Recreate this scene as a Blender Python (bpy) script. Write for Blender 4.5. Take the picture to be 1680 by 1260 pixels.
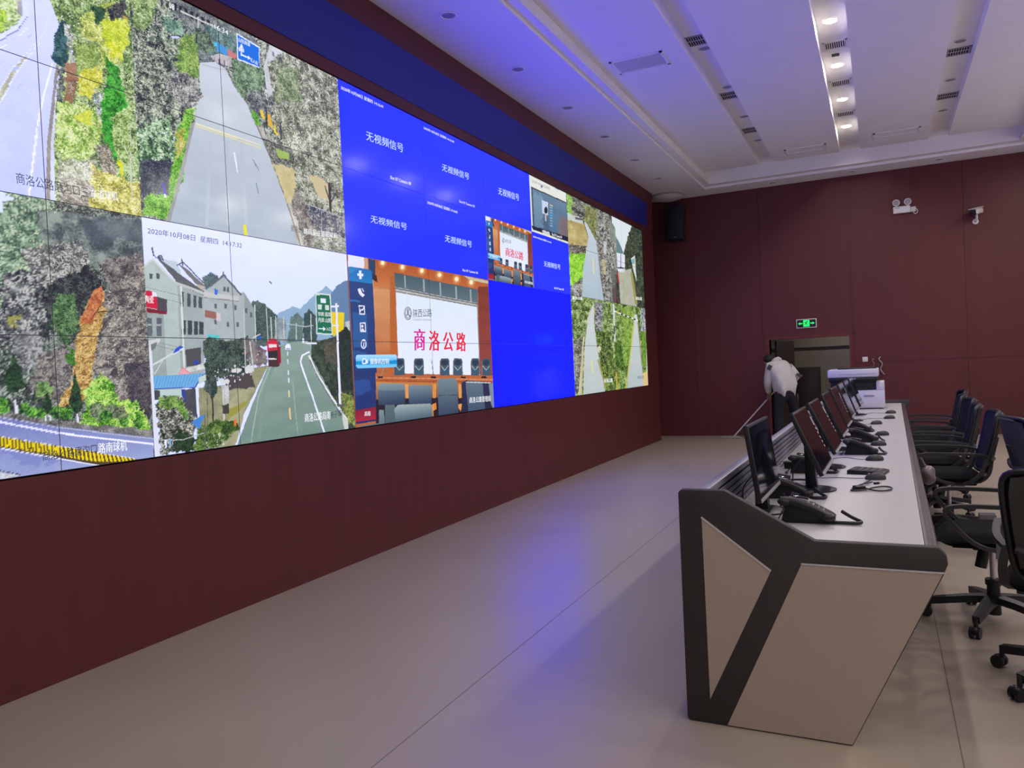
import bpy, bmesh, math, random
import numpy as np
from mathutils import Vector, Matrix

for _o in list(bpy.data.objects): bpy.data.objects.remove(_o)
SC = bpy.context.scene
COL = SC.collection
PI = math.pi

# ---------------------------------------------------------------- camera
CAM_F = 1271.38                                   # focal length in pixels of the 1680 px wide frame
CAM_C = np.array([3.7596, -2.539, 1.456])
def _rot(yaw, pitch, roll):
    cy, sy, cp, sp = math.cos(yaw), math.sin(yaw), math.cos(pitch), math.sin(pitch)
    f = np.array([-sy * cp, cy * cp, sp]); r = np.array([cy, sy, 0.]); u = np.cross(r, f)
    cr, sr = math.cos(roll), math.sin(roll)
    return np.stack([cr * r + sr * u, -sr * r + cr * u, f])
CAM_R = _rot(0.4461, -0.0199, -0.0467)            # rows: right, up, forward
cam = bpy.data.objects.new('camera', bpy.data.cameras.new('camera')); COL.objects.link(cam)
cam.data.sensor_width = 36; cam.data.lens = CAM_F / 1680 * 36; cam.data.clip_start = .02; cam.data.clip_end = 100
cam.matrix_world = Matrix(((*[float(q) for q in (CAM_R[0][0], CAM_R[1][0], -CAM_R[2][0], CAM_C[0])],),
                           (*[float(q) for q in (CAM_R[0][1], CAM_R[1][1], -CAM_R[2][1], CAM_C[1])],),
                           (*[float(q) for q in (CAM_R[0][2], CAM_R[1][2], -CAM_R[2][2], CAM_C[2])],), (0, 0, 0, 1)))
SC.camera = cam

# ---------------------------------------------------------------- world, exposure (the room has no windows: its light is the screens and ceiling lamps, some of them added)
W = bpy.data.worlds.new('world'); SC.world = W; W.use_nodes = True
W.node_tree.nodes['Background'].inputs[0].default_value = (.5, .5, .55, 1)
W.node_tree.nodes['Background'].inputs[1].default_value = 0.0
SC.view_settings.view_transform = 'Standard'; SC.view_settings.look = 'None'
SC.view_settings.exposure = 0.0; SC.view_settings.gamma = 1.0; SC.view_settings.use_curve_mapping = False
SC.cycles.use_denoising = True
SC.cycles.max_bounces = 8; SC.cycles.diffuse_bounces = 5; SC.cycles.glossy_bounces = 4
SC.cycles.sample_clamp_indirect = 6
LAMP_ON = 540.0            # radiance of the lit ceiling lamps
LAMP_ADDED_SIDE = 620.0         # lamps added unseen along the right soffit to brighten the room
LAMP_NEAR = 110.0         # the same row, dimmed towards the rear
LAMP_ADDED = 190.0          # lamps added unseen over the rear and in the corridor, for brightness

# ---------------------------------------------------------------- materials
def lin(c):
    return tuple((v / 255 / 12.92) if v / 255 <= .04045 else ((v / 255 + .055) / 1.055) ** 2.4 for v in c)
def mat(name, col, rough=.5, metal=0., spec=.5, noise=0., nscale=20., stretch=(1, 1, 1), bump=0., emit=None, estr=0., alpha=1., rvar=0., trans=0., coat=0.):
    m = bpy.data.materials.new(name); m.use_nodes = True
    nt = m.node_tree; b = nt.nodes['Principled BSDF']
    col = tuple(col)
    b.inputs['Base Color'].default_value = (*col, 1); b.inputs['Roughness'].default_value = rough
    b.inputs['Metallic'].default_value = metal; b.inputs['Specular IOR Level'].default_value = spec
    if coat: b.inputs['Coat Weight'].default_value = coat; b.inputs['Coat Roughness'].default_value = .15
    if trans: b.inputs['Transmission Weight'].default_value = trans
    if alpha < 1: b.inputs['Alpha'].default_value = alpha
    if emit: b.inputs['Emission Color'].default_value = (*emit, 1); b.inputs['Emission Strength'].default_value = estr
    if noise or bump or rvar:
        tc = nt.nodes.new('ShaderNodeTexCoord'); mp = nt.nodes.new('ShaderNodeMapping'); nz = nt.nodes.new('ShaderNodeTexNoise')
        mp.inputs['Scale'].default_value = stretch; nz.inputs['Scale'].default_value = nscale; nz.inputs['Detail'].default_value = 5
        nt.links.new(tc.outputs['Object'], mp.inputs[0]); nt.links.new(mp.outputs[0], nz.inputs['Vector'])
        if noise:
            rp = nt.nodes.new('ShaderNodeValToRGB')
            rp.color_ramp.elements[0].position = .3; rp.color_ramp.elements[1].position = .7
            rp.color_ramp.elements[0].color = (*[max(0, c * (1 - noise)) for c in col], 1); rp.color_ramp.elements[1].color = (*[min(1, c * (1 + noise)) for c in col], 1)
            nt.links.new(nz.outputs['Fac'], rp.inputs[0]); nt.links.new(rp.outputs[0], b.inputs['Base Color'])
        if rvar:
            mr = nt.nodes.new('ShaderNodeMapRange'); mr.inputs['To Min'].default_value = rough - rvar; mr.inputs['To Max'].default_value = rough + rvar
            nt.links.new(nz.outputs['Fac'], mr.inputs['Value']); nt.links.new(mr.outputs[0], b.inputs['Roughness'])
        if bump:
            bp = nt.nodes.new('ShaderNodeBump'); bp.inputs['Strength'].default_value = bump; bp.inputs['Distance'].default_value = .002
            nt.links.new(nz.outputs['Fac'], bp.inputs['Height']); nt.links.new(bp.outputs[0], b.inputs['Normal'])
    return m
M = {}
M['wood'] = mat('maroon_wood_panel', (.108, .023, .0245), .5, noise=.07, nscale=3, stretch=(3, 3, .25), spec=.35)
M['wood_dark'] = mat('dark_maroon_wood', (.15, .033, .03), .5, noise=.07, nscale=3, stretch=(3, 3, .25), spec=.3)
M['navy'] = mat('navy_fascia', (.014, .022, .28), .5, noise=.08, nscale=2, spec=.4)  # dark navy, its blue deepened to carry the glow of the screens
M['floor'] = mat('beige_vinyl', (.37, .315, .255), .36, noise=.045, nscale=1.3, spec=.42, rvar=.07)
M['seam'] = mat('floor_seam', (.17, .14, .12), .6)
M['ceil'] = mat('white_ceiling_paint', (.9, .88, .86), .85, noise=.015, nscale=2)
M['ceil2'] = mat('white_ceiling_trim', (.88, .86, .84), .7, noise=.01, nscale=3)
M['wpl'] = mat('white_plastic', (.75, .73, .72), .45, noise=.02, nscale=30)
M['greypl'] = mat('grey_plastic', (.32, .32, .34), .45, noise=.03, nscale=40)
M['black'] = mat('black_plastic', (.012, .012, .016), .42, noise=.1, nscale=60, spec=.4)
M['blackmatt'] = mat('black_fabric', (.008, .008, .01), .95, noise=.3, nscale=220, spec=.12, bump=.4)
M['mesh'] = mat('black_chair_mesh', (.02, .02, .027), .8, noise=.35, nscale=300, spec=.3, bump=.6)
M['navyf'] = mat('navy_chair_fabric', (.02, .021, .034), .85, noise=.25, nscale=220, spec=.25, bump=.4)
M['shell'] = mat('charcoal_chair_shell', (.03, .03, .033), .5, noise=.06, nscale=60)
M['shellg'] = mat('grey_chair_shell', (.16, .155, .135), .5, noise=.05, nscale=60)
M['chrome'] = mat('brushed_steel', (.6, .6, .62), .3, 1., noise=.05, nscale=80)
M['trimw'] = mat('pale_metal_trim', (.62, .62, .64), .35, .2, noise=.03, nscale=60)
M['alu'] = mat('anodised_aluminium', (.3, .3, .35), .42, .3, noise=.03, nscale=60)
M['slotblk'] = mat('dark_slot', (.01, .01, .012), .8, noise=.1, nscale=20)
M['char'] = mat('charcoal_laminate', (.04, .035, .036), .55, noise=.08, nscale=120, spec=.35)
M['taupe'] = mat('taupe_laminate', (.44, .365, .31), .55, noise=.03, nscale=160, spec=.35)
M['desk'] = mat('light_grey_laminate', (.47, .46, .47), .42, noise=.02, nscale=160, spec=.4)
M['edge'] = mat('maroon_edge_band', (.045, .03, .032), .45, noise=.02, nscale=2)
M['scr'] = mat('switched_off_screen', (.006, .006, .008), .07, noise=.05, nscale=5, spec=.6)
M['printer'] = mat('printer_white', (.62, .62, .66), .45, noise=.015, nscale=40)
M['printerd'] = mat('printer_black', (.016, .016, .022), .4, noise=.05, nscale=40)
M['jacket'] = mat('off_white_jacket', (.6, .58, .55), .85, noise=.06, nscale=14, bump=.3)
M['trous'] = mat('black_trousers', (.012, .012, .018), .9, noise=.15, nscale=60)
M['skin'] = mat('skin', (.34, .19, .13), .55, noise=.05, nscale=30)
M['hair'] = mat('black_hair', (.016, .013, .012), .7, noise=.3, nscale=120)
M['patch'] = mat('grey_shoulder_patch', (.07, .07, .075), .8, noise=.1, nscale=60)
M['shoe'] = mat('black_shoe', (.02, .02, .022), .6, noise=.1, nscale=60)
M['bounce_cream'] = mat('light_bounce_cream', (.78, .75, .7), .8, noise=.02, nscale=2)  # pale tone put on the unseen right and rear walls to bounce light
M['corr'] = mat('corridor_paint', (.36, .33, .29), .8, noise=.03, nscale=2)
M['door'] = mat('dark_brown_door', (.035, .02, .018), .5, noise=.15, nscale=4, stretch=(4, 4, .3))
M['lamp'] = mat('lit_lamp', (1, 1, 1), .5, emit=(1., .92, .84), estr=LAMP_ON)
M['lamp_added'] = mat('added_unseen_lamp', (1, 1, 1), .5, emit=(1., .9, .82), estr=LAMP_ADDED)
M['lampn'] = mat('lit_lamp_near', (1, 1, 1), .5, emit=(1., .93, .85), estr=LAMP_NEAR)
M['lamps'] = mat('added_side_lamp', (1, 1, 1), .5, emit=(1., .93, .86), estr=LAMP_ADDED_SIDE)
M['lampoff'] = mat('unlit_lamp_diffuser', (.34, .33, .34), .5, noise=.02, nscale=40)
M['exitg'] = mat('exit_green', (.02, .3, .1), .5, emit=lin((20, 255, 110)), estr=1.15)
M['exitd'] = mat('exit_black', (.01, .014, .012), .4, noise=.05, nscale=40)
M['cable'] = mat('black_cable', (.014, .014, .015), .5, noise=.1, nscale=60)
M['gcable'] = mat('grey_cable', (.3, .3, .32), .5, noise=.05, nscale=60)
M['bag'] = mat('pinkish_plastic_film', (.17, .135, .145), .4, noise=.12, nscale=14, alpha=.9)
M['box'] = mat('purplish_grey_card', (.1, .085, .1), .7, noise=.05, nscale=30)
M['mopw'] = mat('mop_cloth', (.3, .27, .2), .95, noise=.3, nscale=60, bump=.5)
M['dome'] = mat('ceiling_dome', (.6, .58, .58), .5, noise=.02, nscale=10)
M['spk'] = mat('speaker_black', (.012, .014, .022), .6, noise=.2, nscale=200)
M['yel'] = mat('gold_connector', (.7, .55, .2), .35, .8, noise=.05, nscale=60)
M['stick'] = mat('white_sticker', (.7, .7, .72), .5, noise=.03, nscale=60)

# ---------------------------------------------------------------- helpers
class MB:
    """collects simple solids and links them as ONE mesh object"""
    def __init__(s): s.bm = bmesh.new()
    def _tr(s, vs, M4):
        if M4 is not None: bmesh.ops.transform(s.bm, matrix=M4, verts=vs)
    def box(s, c, size, bev=0., M4=None, seg=2, mi=0):
        r = bmesh.ops.create_cube(s.bm, size=1.); vs = r['verts']
        bmesh.ops.scale(s.bm, vec=size, verts=vs); bmesh.ops.translate(s.bm, vec=c, verts=vs)
        fs = list({f for v in vs for f in v.link_faces})
        for f in fs: f.material_index = mi
        if bev:
            e = list({e for v in vs for e in v.link_edges})
            r = bmesh.ops.bevel(s.bm, geom=e, offset=bev, segments=seg, affect='EDGES', profile=.5)
            vs = list({v for f in r['faces'] for v in f.verts} | {v for v in vs if v.is_valid})
            for f in r['faces']: f.material_index = mi
        s._tr(vs, M4); return s
    def bx(s, x0, x1, y0, y1, z0, z1, bev=0., mi=0):
        return s.box(((x0 + x1) / 2, (y0 + y1) / 2, (z0 + z1) / 2), (abs(x1 - x0), abs(y1 - y0), abs(z1 - z0)), bev, mi=mi)
    def cyl(s, a, b, r, r2=None, n=16, cap=True):
        a = Vector(a); b = Vector(b); d = b - a
        q = d.to_track_quat('Z', 'Y').to_matrix().to_4x4()
        M4 = Matrix.Translation((a + b) / 2) @ q
        bmesh.ops.create_cone(s.bm, cap_ends=cap, segments=n, radius1=r, radius2=r if r2 is None else r2, depth=d.length, matrix=M4); return s
    def ball(s, c, r, sc=(1, 1, 1), M4=None, u=16, v=10):
        m = Matrix.Translation(c) @ Matrix.Diagonal((*sc, 1))
        if M4 is not None: m = M4 @ m
        bmesh.ops.create_uvsphere(s.bm, u_segments=u, v_segments=v, radius=r, matrix=m); return s
    def tube(s, pts, r, n=8, closed=False, smooth=0):
        P = [Vector(p) for p in pts]
        if smooth:
            for _ in range(smooth):
                Q = [] if closed else [P[0]]
                m = len(P)
                for i in range(m if closed else m - 1):
                    a, b = P[i], P[(i + 1) % m]
                    Q += [a * .75 + b * .25, a * .25 + b * .75]
                if not closed: Q.append(P[-1])
                P = Q
        m = len(P); rings = []; prev = None
        rr = r if isinstance(r, (list, tuple)) else None
        for i in range(m):
            a = P[(i - 1) % m] if (closed or i) else P[i]; b = P[(i + 1) % m] if (closed or i < m - 1) else P[i]
            t = (b - a).normalized()
            if prev is None:
                up = Vector((0, 0, 1)) if abs(t.z) < .9 else Vector((1, 0, 0)); x = t.cross(up).normalized()
            else:
                x = prev - t * prev.dot(t); x = x.normalized() if x.length > 1e-6 else t.orthogonal().normalized()
            prev = x; y = t.cross(x)
            ri = (rr[0] + (rr[-1] - rr[0]) * i / max(1, m - 1)) if rr else r
            rings.append([s.bm.verts.new(P[i] + x * ri * math.cos(2 * PI * k / n) + y * ri * math.sin(2 * PI * k / n)) for k in range(n)])
        for i in range(m if closed else m - 1):
            A, B = rings[i], rings[(i + 1) % m]
            for k in range(n): s.bm.faces.new((A[k], A[(k + 1) % n], B[(k + 1) % n], B[k]))
        if not closed: s.bm.faces.new(rings[0][::-1]); s.bm.faces.new(rings[-1])
        return s
    def prism(s, poly, d, M4=None, bev=0., mi=0):
        """polygon in the local xz plane, extruded d along +y"""
        vs = [s.bm.verts.new((x, 0, z)) for x, z in poly]; f = s.bm.faces.new(vs)
        r = bmesh.ops.extrude_face_region(s.bm, geom=[f]); ne = [e for e in r['geom'] if isinstance(e, bmesh.types.BMVert)]
        bmesh.ops.translate(s.bm, vec=(0, d, 0), verts=ne)
        al = vs + ne
        fs = list({f for v in al for f in v.link_faces})
        bmesh.ops.recalc_face_normals(s.bm, faces=fs)
        for f in fs: f.material_index = mi
        if bev:
            e = list({e for v in al for e in v.link_edges})
            r = bmesh.ops.bevel(s.bm, geom=e, offset=bev, segments=2, affect='EDGES', profile=.5)
            al = list({v for f in r['faces'] for v in f.verts} | {v for v in al if v.is_valid})
        s._tr(al, M4); return s
    def lathe(s, prof, c=(0, 0, 0), n=24, M4=None):
        al = []; rings = []
        for r, z in prof:
            ring = [s.bm.verts.new((c[0] + r * math.cos(2 * PI * k / n), c[1] + r * math.sin(2 * PI * k / n), c[2] + z)) for k in range(n)] if r > 1e-6 else [s.bm.verts.new((c[0], c[1], c[2] + z))]
            rings.append(ring); al += ring
        for A, B in zip(rings, rings[1:]):
            for k in range(n):
                if len(A) == 1 and len(B) == 1: continue
                if len(A) == 1: s.bm.faces.new((A[0], B[k], B[(k + 1) % n]))
                elif len(B) == 1: s.bm.faces.new((A[k], A[(k + 1) % n], B[0]))
                else: s.bm.faces.new((A[k], A[(k + 1) % n], B[(k + 1) % n], B[k]))
        bmesh.ops.recalc_face_normals(s.bm, faces=list({f for v in al for f in v.link_faces}))
        s._tr(al, M4); return s
    def sheet(s, grid, th=0.):
        """a grid of points as a sheet, thickened by th"""
        V = [[s.bm.verts.new(p) for p in row] for row in grid]
        fs = [s.bm.faces.new((V[i][j], V[i][j + 1], V[i + 1][j + 1], V[i + 1][j])) for i in range(len(V) - 1) for j in range(len(V[0]) - 1)]
        if th: bmesh.ops.solidify(s.bm, geom=fs, thickness=th)
        return s
    def build(s, name, m, parent=None, at=None, smooth=True, ang=.7):
        me = bpy.data.meshes.new(name)
        s.bm.normal_update()
        if parent is None and at is None:
            zs = [v.co for v in s.bm.verts]
            at = (sum(v.x for v in zs) / len(zs), sum(v.y for v in zs) / len(zs), min(v.z for v in zs))
        if at is not None and parent is None: bmesh.ops.translate(s.bm, vec=-Vector(at), verts=s.bm.verts)
        s.bm.to_mesh(me); s.bm.free()
        for q in (m if isinstance(m, (list, tuple)) else [m]): me.materials.append(M[q] if isinstance(q, str) else q)
        if smooth:
            me.polygons.foreach_set('use_smooth', [True] * len(me.polygons)); me.set_sharp_from_angle(angle=ang)
        o = bpy.data.objects.new(name, me); COL.objects.link(o)
        if parent is not None: o.parent = parent
        else: o.location = at
        return o

def tag(o, label=None, cat=None, group=None, kind=None):
    if label: o['label'] = label
    if cat: o['category'] = cat
    if group: o['group'] = group
    if kind: o['kind'] = kind
    return o
def thing(name, label, cat, loc=(0, 0, 0), rz=0., group=None):
    o = bpy.data.objects.new(name, None); COL.objects.link(o); o.empty_display_size = .1
    o.location = loc; o.rotation_euler = (0, 0, rz)
    return tag(o, label, cat, group)
def copy_tree(o, loc, rz=None, label=None):
    def cp(a, par):
        c = a.copy(); COL.objects.link(c); c.parent = par
        for ch in [q for q in bpy.data.objects if q.parent == a and q != c]: cp(ch, c)
        return c
    c = cp(o, None); c.location = loc
    if rz is not None: c.rotation_euler = (0, 0, rz)
    if label: c['label'] = label
    return c
def struct(mb, name, m, **kw):
    o = mb.build(name, m, at=(0, 0, 0), **kw); o['kind'] = 'structure'; return o
def text_mesh(txt, bold=0.):
    """flat outline of the text in the xy plane, and its bounds"""
    cu = bpy.data.curves.new('text', 'FONT'); cu.body = txt; cu.size = 1.; cu.resolution_u = 2; cu.offset = bold
    ob = bpy.data.objects.new('text', cu); COL.objects.link(ob)
    dg = bpy.context.evaluated_depsgraph_get(); dg.update()
    me = bpy.data.meshes.new_from_object(ob.evaluated_get(dg))
    V = np.array([v.co[:2] for v in me.vertices]); F = [tuple(p.vertices) for p in me.polygons]
    bpy.data.objects.remove(ob); bpy.data.curves.remove(cu); bpy.data.meshes.remove(me)
    return V, F
# ---------------------------------------------------------------- the room
X1, Y1, YB = 6.84, 12.4, -5.0                     # right wall, end wall, rear wall
ZS, ZL, ZP, ZC = 4.56, 4.60, 4.72, 4.85           # soffit, ledge, floating panels, recessed slab
DX0, DX1, DZ = 1.9, 3.25, 1.76                    # doorway in the end wall
struct(MB().bx(-1.6, X1 + .2, YB - .2, 15.6, -.1, 0), 'floor', 'floor', smooth=False)
for i, x in enumerate((2.0, 3.97, 5.94)):
    struct(MB().bx(x - .0022, x + .0022, YB, Y1, 0, .0006), 'trim_%d' % (i + 1), 'seam', smooth=False)
# left wall: a timber wall with the opening for the video wall
SY0, SY1 = -1 * 1.2137, 9 * 1.2137
m = MB()
m.bx(-.3, .012, YB, 11.62, 0, 1.038).bx(-.3, .012, YB, SY0 - .012, 1.038, 3.79).bx(-.3, .012, SY1 + .012, 11.62, 1.038, 3.79)
m.bx(-.3, .012, YB, 11.62, 3.79, 3.89).bx(-.3, -.12, SY0 - .02, SY1 + .02, 1.02, 3.8)
m.bx(-.3, .03, YB, 11.62, 4.315, ZS)
for y in (-1.8, .6, 3.0, 5.4, 7.8, 10.2): m.bx(.0118, .0126, y - .002, y + .002, 0, 1.02, mi=1)
struct(m, 'wall_left', ['wood', 'wood_dark'], smooth=False)
m = MB(); m.prism([(-.3, 3.89), (.018, 3.89), (.045, 4.315), (-.3, 4.315)], 11.2 - YB, Matrix.Translation((0, YB, 0)))  # outward lean added so the screens' light reaches the fascia
m.bx(-.3, .02, 11.2, 11.62, 3.89, 4.315, mi=1)
struct(m, 'trim_4', ['navy', 'wood'], smooth=False)
struct(MB().bx(-1.7, -1.6, 9.5, Y1 + .2, 0, ZC).bx(-1.6, -.3, 9.5, 9.6, 0, ZS), 'wall_passage', 'wood', smooth=False)
# end wall: timber panels around a doorway
m = MB(); W_ = .012
m.bx(-1.7, DX0, Y1 + .012, Y1 + .25, 0, ZS).bx(DX1, X1 + .2, Y1 + .012, Y1 + .25, 0, ZS).bx(DX0, DX1, Y1 + .012, Y1 + .25, DZ, ZS)
G = .004
for x0, x1, z0, z1 in ((-1.6, .55, 0, 4.56), (.55, 1.79, 0, 4.56), (1.79, 3.335, DZ + .035, 4.56), (3.335, 5.06, 1.28, 4.56), (3.335, 5.06, 0, 1.28), (5.06, X1, 1.28, 4.56), (5.06, X1, 0, 1.28), (1.79, DX0 - .005, 0, DZ + .03), (DX1 + .005, 3.335, 0, DZ + .03)):
    m.bx(x0 + G / 2, x1 - G / 2, Y1, Y1 + .012, z0 + G / 2, z1 - G / 2)
m.bx(3.318, 3.352, Y1 - .012, Y1 + .012, DZ + .04, ZS)
struct(m, 'wall_end', 'wood', smooth=False)
struct(MB().bx(DX0 - .05, DX0, Y1 - .006, Y1 + .27, 0, DZ).bx(DX1, DX1 + .03, Y1 - .006, Y1 + .27, 0, DZ).bx(DX0 - .05, DX1 + .03, Y1 - .006, Y1 + .27, DZ, DZ + .045), 'trim_5', 'wood_dark', smooth=False)
struct(MB().bx(X1, X1 + .2, YB, Y1 + .012, 0, ZC), 'wall_right', 'bounce_cream', smooth=False)  # unseen wall, kept pale to throw light back onto the ceiling
struct(MB().bx(-.3, X1 + .2, YB - .2, YB, 0, ZC), 'wall_rear', 'bounce_cream', smooth=False)
# corridor behind the doorway
m = MB(); m.bx(.4, 5.2, 14.6, 14.8, 0, 2.7).bx(.2, .4, Y1 + .25, 14.8, 0, 2.7).bx(5.2, 5.4, Y1 + .25, 14.8, 0, 2.7).bx(.2, 5.4, Y1 + .25, 14.8, 2.6, 2.7)
m.bx(.4, 5.2, 14.52, 14.6, 1.61, 2.6)
struct(m, 'wall_corridor', 'corr', smooth=False)
d = MB(); d.bx(0, .045, 0, .82, .008, DZ - .02, .004)
o = d.build('door_1', 'door', at=(0, 0, 0)); o.location = (DX0 + .06, Y1 + .26, 0); o.rotation_euler = (0, 0, -.28); tag(o, kind='structure')
MB().ball((.075, .74, .95), .03).cyl((.03, .74, .95), (.075, .74, .95), .011).build('door_handle', 'chrome', o)
# ceiling: soffit ring, ledge, recessed slab, floating panels between three open strips
TX0, TX1, TY0, TY1 = .95, 5.89, -4.2, 11.87
m = MB()
m.bx(-1.7, X1 + .2, YB - .2, Y1 + .25, ZC, ZC + .1)
m.bx(-1.7, TX0, YB, Y1 + .012, ZS, ZC).bx(TX1, X1, YB, Y1 + .012, ZS, ZC).bx(TX0, TX1, TY1, Y1 + .012, ZS, ZC).bx(TX0, TX1, YB, TY0, ZS, ZC)
for x0, x1 in ((1.06, 1.995), (2.24, 3.262), (3.562, 4.52), (4.8, 5.78)): m.bx(x0, x1, TY0 + .5, 11.25, ZP, ZC)
struct(m, 'ceiling', 'ceil', smooth=False)
struct(MB().bx(TX0, TX0 + .11, TY0, TY1, ZL, ZC).bx(TX1 - .11, TX1, TY0, TY1, ZL, ZC).bx(TX0 + .11, TX1 - .11, TY1 - .17, TY1, ZL, ZC).bx(TX0 + .11, TX1 - .11, TY0, TY0 + .17, ZL, ZC), 'trim_6', 'ceil2', smooth=False)
# ---------------------------------------------------------------- pictures on the video wall
# Every picture is drawn by the script into numpy arrays and stored as colours on the panels' screen meshes.
# Outlines were measured on the photograph and projected once onto the plane of the screens (x = 0).
PW, PH, ZTOP = 1.2137, 0.6843, 3.783            # pitch of one panel and height of the top edge of the wall

def px_uv(x, y):
    d = CAM_R[2] + CAM_R[0] * ((x - 840) / CAM_F) - CAM_R[1] * ((y - 630) / CAM_F)
    t = -CAM_C[0] / d[0]
    P = CAM_C + t * d
    return P[1] / PW, (ZTOP - P[2]) / PH

def vnoise(H, W, cell, rng, cx=None):
    cx = cx or cell
    gh, gw = int(H / cell) + 3, int(W / cx) + 3
    g = rng.random((gh, gw))
    y = np.arange(H) / cell; x = np.arange(W) / cx
    yi = y.astype(int); xi = x.astype(int)
    fy = (y - yi)[:, None]; fx = (x - xi)[None, :]
    fy = fy * fy * (3 - 2 * fy); fx = fx * fx * (3 - 2 * fx)
    a = g[yi][:, xi]; b = g[yi][:, xi + 1]; c = g[yi + 1][:, xi]; d = g[yi + 1][:, xi + 1]
    return (a * (1 - fx) + b * fx) * (1 - fy) + (c * (1 - fx) + d * fx) * fy

def P_(s):
    return [tuple(float(q) for q in p.split(',')) for p in s.split()]

class Pic:
    """a picture covering panels u0..u1 x v0..v1; ref = the region its outlines were measured in"""
    def __init__(s, u0, v0, u1, v1, ku, kv, seed=1, ref=None):
        s.r = (u0, v0, u1, v1); s.ref = ref or s.r
        s.W = int(round((u1 - u0) * ku)); s.H = int(round((v1 - v0) * kv))
        s.a = np.zeros((s.H, s.W, 3)); s.rng = np.random.default_rng(seed)
        s.k = kv / 220.0
    def c(s, p):
        u, v = px_uv(*p); r = s.ref
        return (u - r[0]) / (r[2] - r[0]) * s.W, (v - r[1]) / (r[3] - r[1]) * s.H
    def mask(s, pts, rough=0, cell=7):
        q = [s.c(p) for p in (P_(pts) if isinstance(pts, str) else pts)]
        xs = [p[0] for p in q]; ys = [p[1] for p in q]
        m = int(rough * 2 + 2)
        x0 = max(0, int(min(xs)) - m); x1 = min(s.W, int(max(xs)) + m + 1)
        y0 = max(0, int(min(ys)) - m); y1 = min(s.H, int(max(ys)) + m + 1)
        if x1 <= x0 or y1 <= y0: return None
        X, Y = np.meshgrid(np.arange(x0, x1) + .5, np.arange(y0, y1) + .5)
        if rough:
            X = X + (vnoise(y1 - y0, x1 - x0, cell, s.rng) - .5) * 3 * rough + (s.rng.random(X.shape) - .5) * rough
            Y = Y + (vnoise(y1 - y0, x1 - x0, cell, s.rng) - .5) * 3 * rough + (s.rng.random(X.shape) - .5) * rough
        inside = np.zeros(X.shape, bool)
        for (ax, ay), (bx, by) in zip(q, q[1:] + q[:1]):
            if ay == by: continue
            cnd = (ay > Y) != (by > Y)
            inside ^= cnd & (X < (bx - ax) * (Y - ay) / (by - ay) + ax)
        return (slice(y0, y1), slice(x0, x1)), inside
    def fill(s, pts, col, rough=0, alpha=1., tex=0.):
        m = s.mask(pts, rough)
        if m is None: return
        sl, M = m
        c = np.array(col, float)
        if tex: c = c + (s.rng.random(M.shape)[..., None] - .5) * tex + (vnoise(M.shape[0], M.shape[1], 12, s.rng)[..., None] - .5) * tex
        A = s.a[sl]; A[M] = (A * (1 - alpha) + alpha * c)[M]
    def grad(s, pts, c1, c2, axis=0, tex=0.):
        m = s.mask(pts)
        if m is None: return
        sl, M = m
        w = np.where(M.any(1 - axis))[0]
        if not len(w): return
        n = M.shape[axis]; t = np.clip((np.arange(n) - w[0]) / max(1, w[-1] - w[0]), 0, 1)
        t = t[:, None, None] if axis == 0 else t[None, :, None]
        c = np.array(c1, float) * (1 - t) + np.array(c2, float) * t + np.zeros(M.shape + (3,))
        if tex: c = c + (s.rng.random(M.shape)[..., None] - .5) * tex + (vnoise(M.shape[0], M.shape[1], 14, s.rng, 40)[..., None] - .5) * tex
        s.a[sl][M] = c[M]
    def leaf(s, pts, pal, cell=14, rough=3, fine=.5, pos=None, slant=0, alpha=1., cx=None):
        m = s.mask(pts, rough)
        if m is None: return
        sl, M = m; H, W = M.shape
        k = s.k
        n = vnoise(H, W, cell * k, s.rng) * .6 + vnoise(H, W, cell * .45 * k, s.rng) * .5
        f = vnoise(H, W, max(1.2, 2.3 * k), s.rng, max(1.2, (cx or 2.6) * k)) * .8 + s.rng.random((H, W)) * .3
        n = n * (1 - fine) + f * fine
        if slant:
            for i in range(H): n[i] = np.roll(n[i], -int(i * slant))
        v = n[M]
        o = np.argsort(np.argsort(v)) / max(1, len(v) - 1)
        pal = np.array(pal, float)
        pos = pos or np.linspace(0, 1, len(pal))
        col = np.stack([np.interp(o, pos, pal[:, i]) for i in range(3)], 1)
        A = s.a[sl]; A[M] = A[M] * (1 - alpha) + col * alpha
        if fine > .35: s.strokes(sl, M, pal)
    def strokes(s, sl, M, pal):
        # leaves: short strokes in the lighter and darker tones of the palette, in clumps
        ys, xs = np.where(M); n = len(ys) // 9
        if n < 4: return
        H, W = M.shape
        cl = vnoise(H, W, 11 * s.k, s.rng)
        i = s.rng.integers(0, len(ys), n); y0 = ys[i]; x0 = xs[i]
        up = cl[y0, x0] + (s.rng.random(n) - .5) * .5 > .5
        k = np.where(up, len(pal) - 1 - (s.rng.random(n) < .45), (s.rng.random(n) < .5).astype(int)).clip(0, len(pal) - 1)
        c = pal[k] * (1 + (s.rng.random((n, 1)) - .5) * .24)
        th = s.rng.random(n) * PI; L = (1 + s.rng.random(n) * 2.1) * s.k
        A = s.a[sl]
        for t in np.linspace(-1, 1, 5):
            y = (y0 + t * L * np.sin(th)).round().astype(int).clip(0, H - 1); x = (x0 + t * L * np.cos(th) * 1.2).round().astype(int).clip(0, W - 1)
            q = M[y, x]; A[y[q], x[q]] = c[q]
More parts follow.
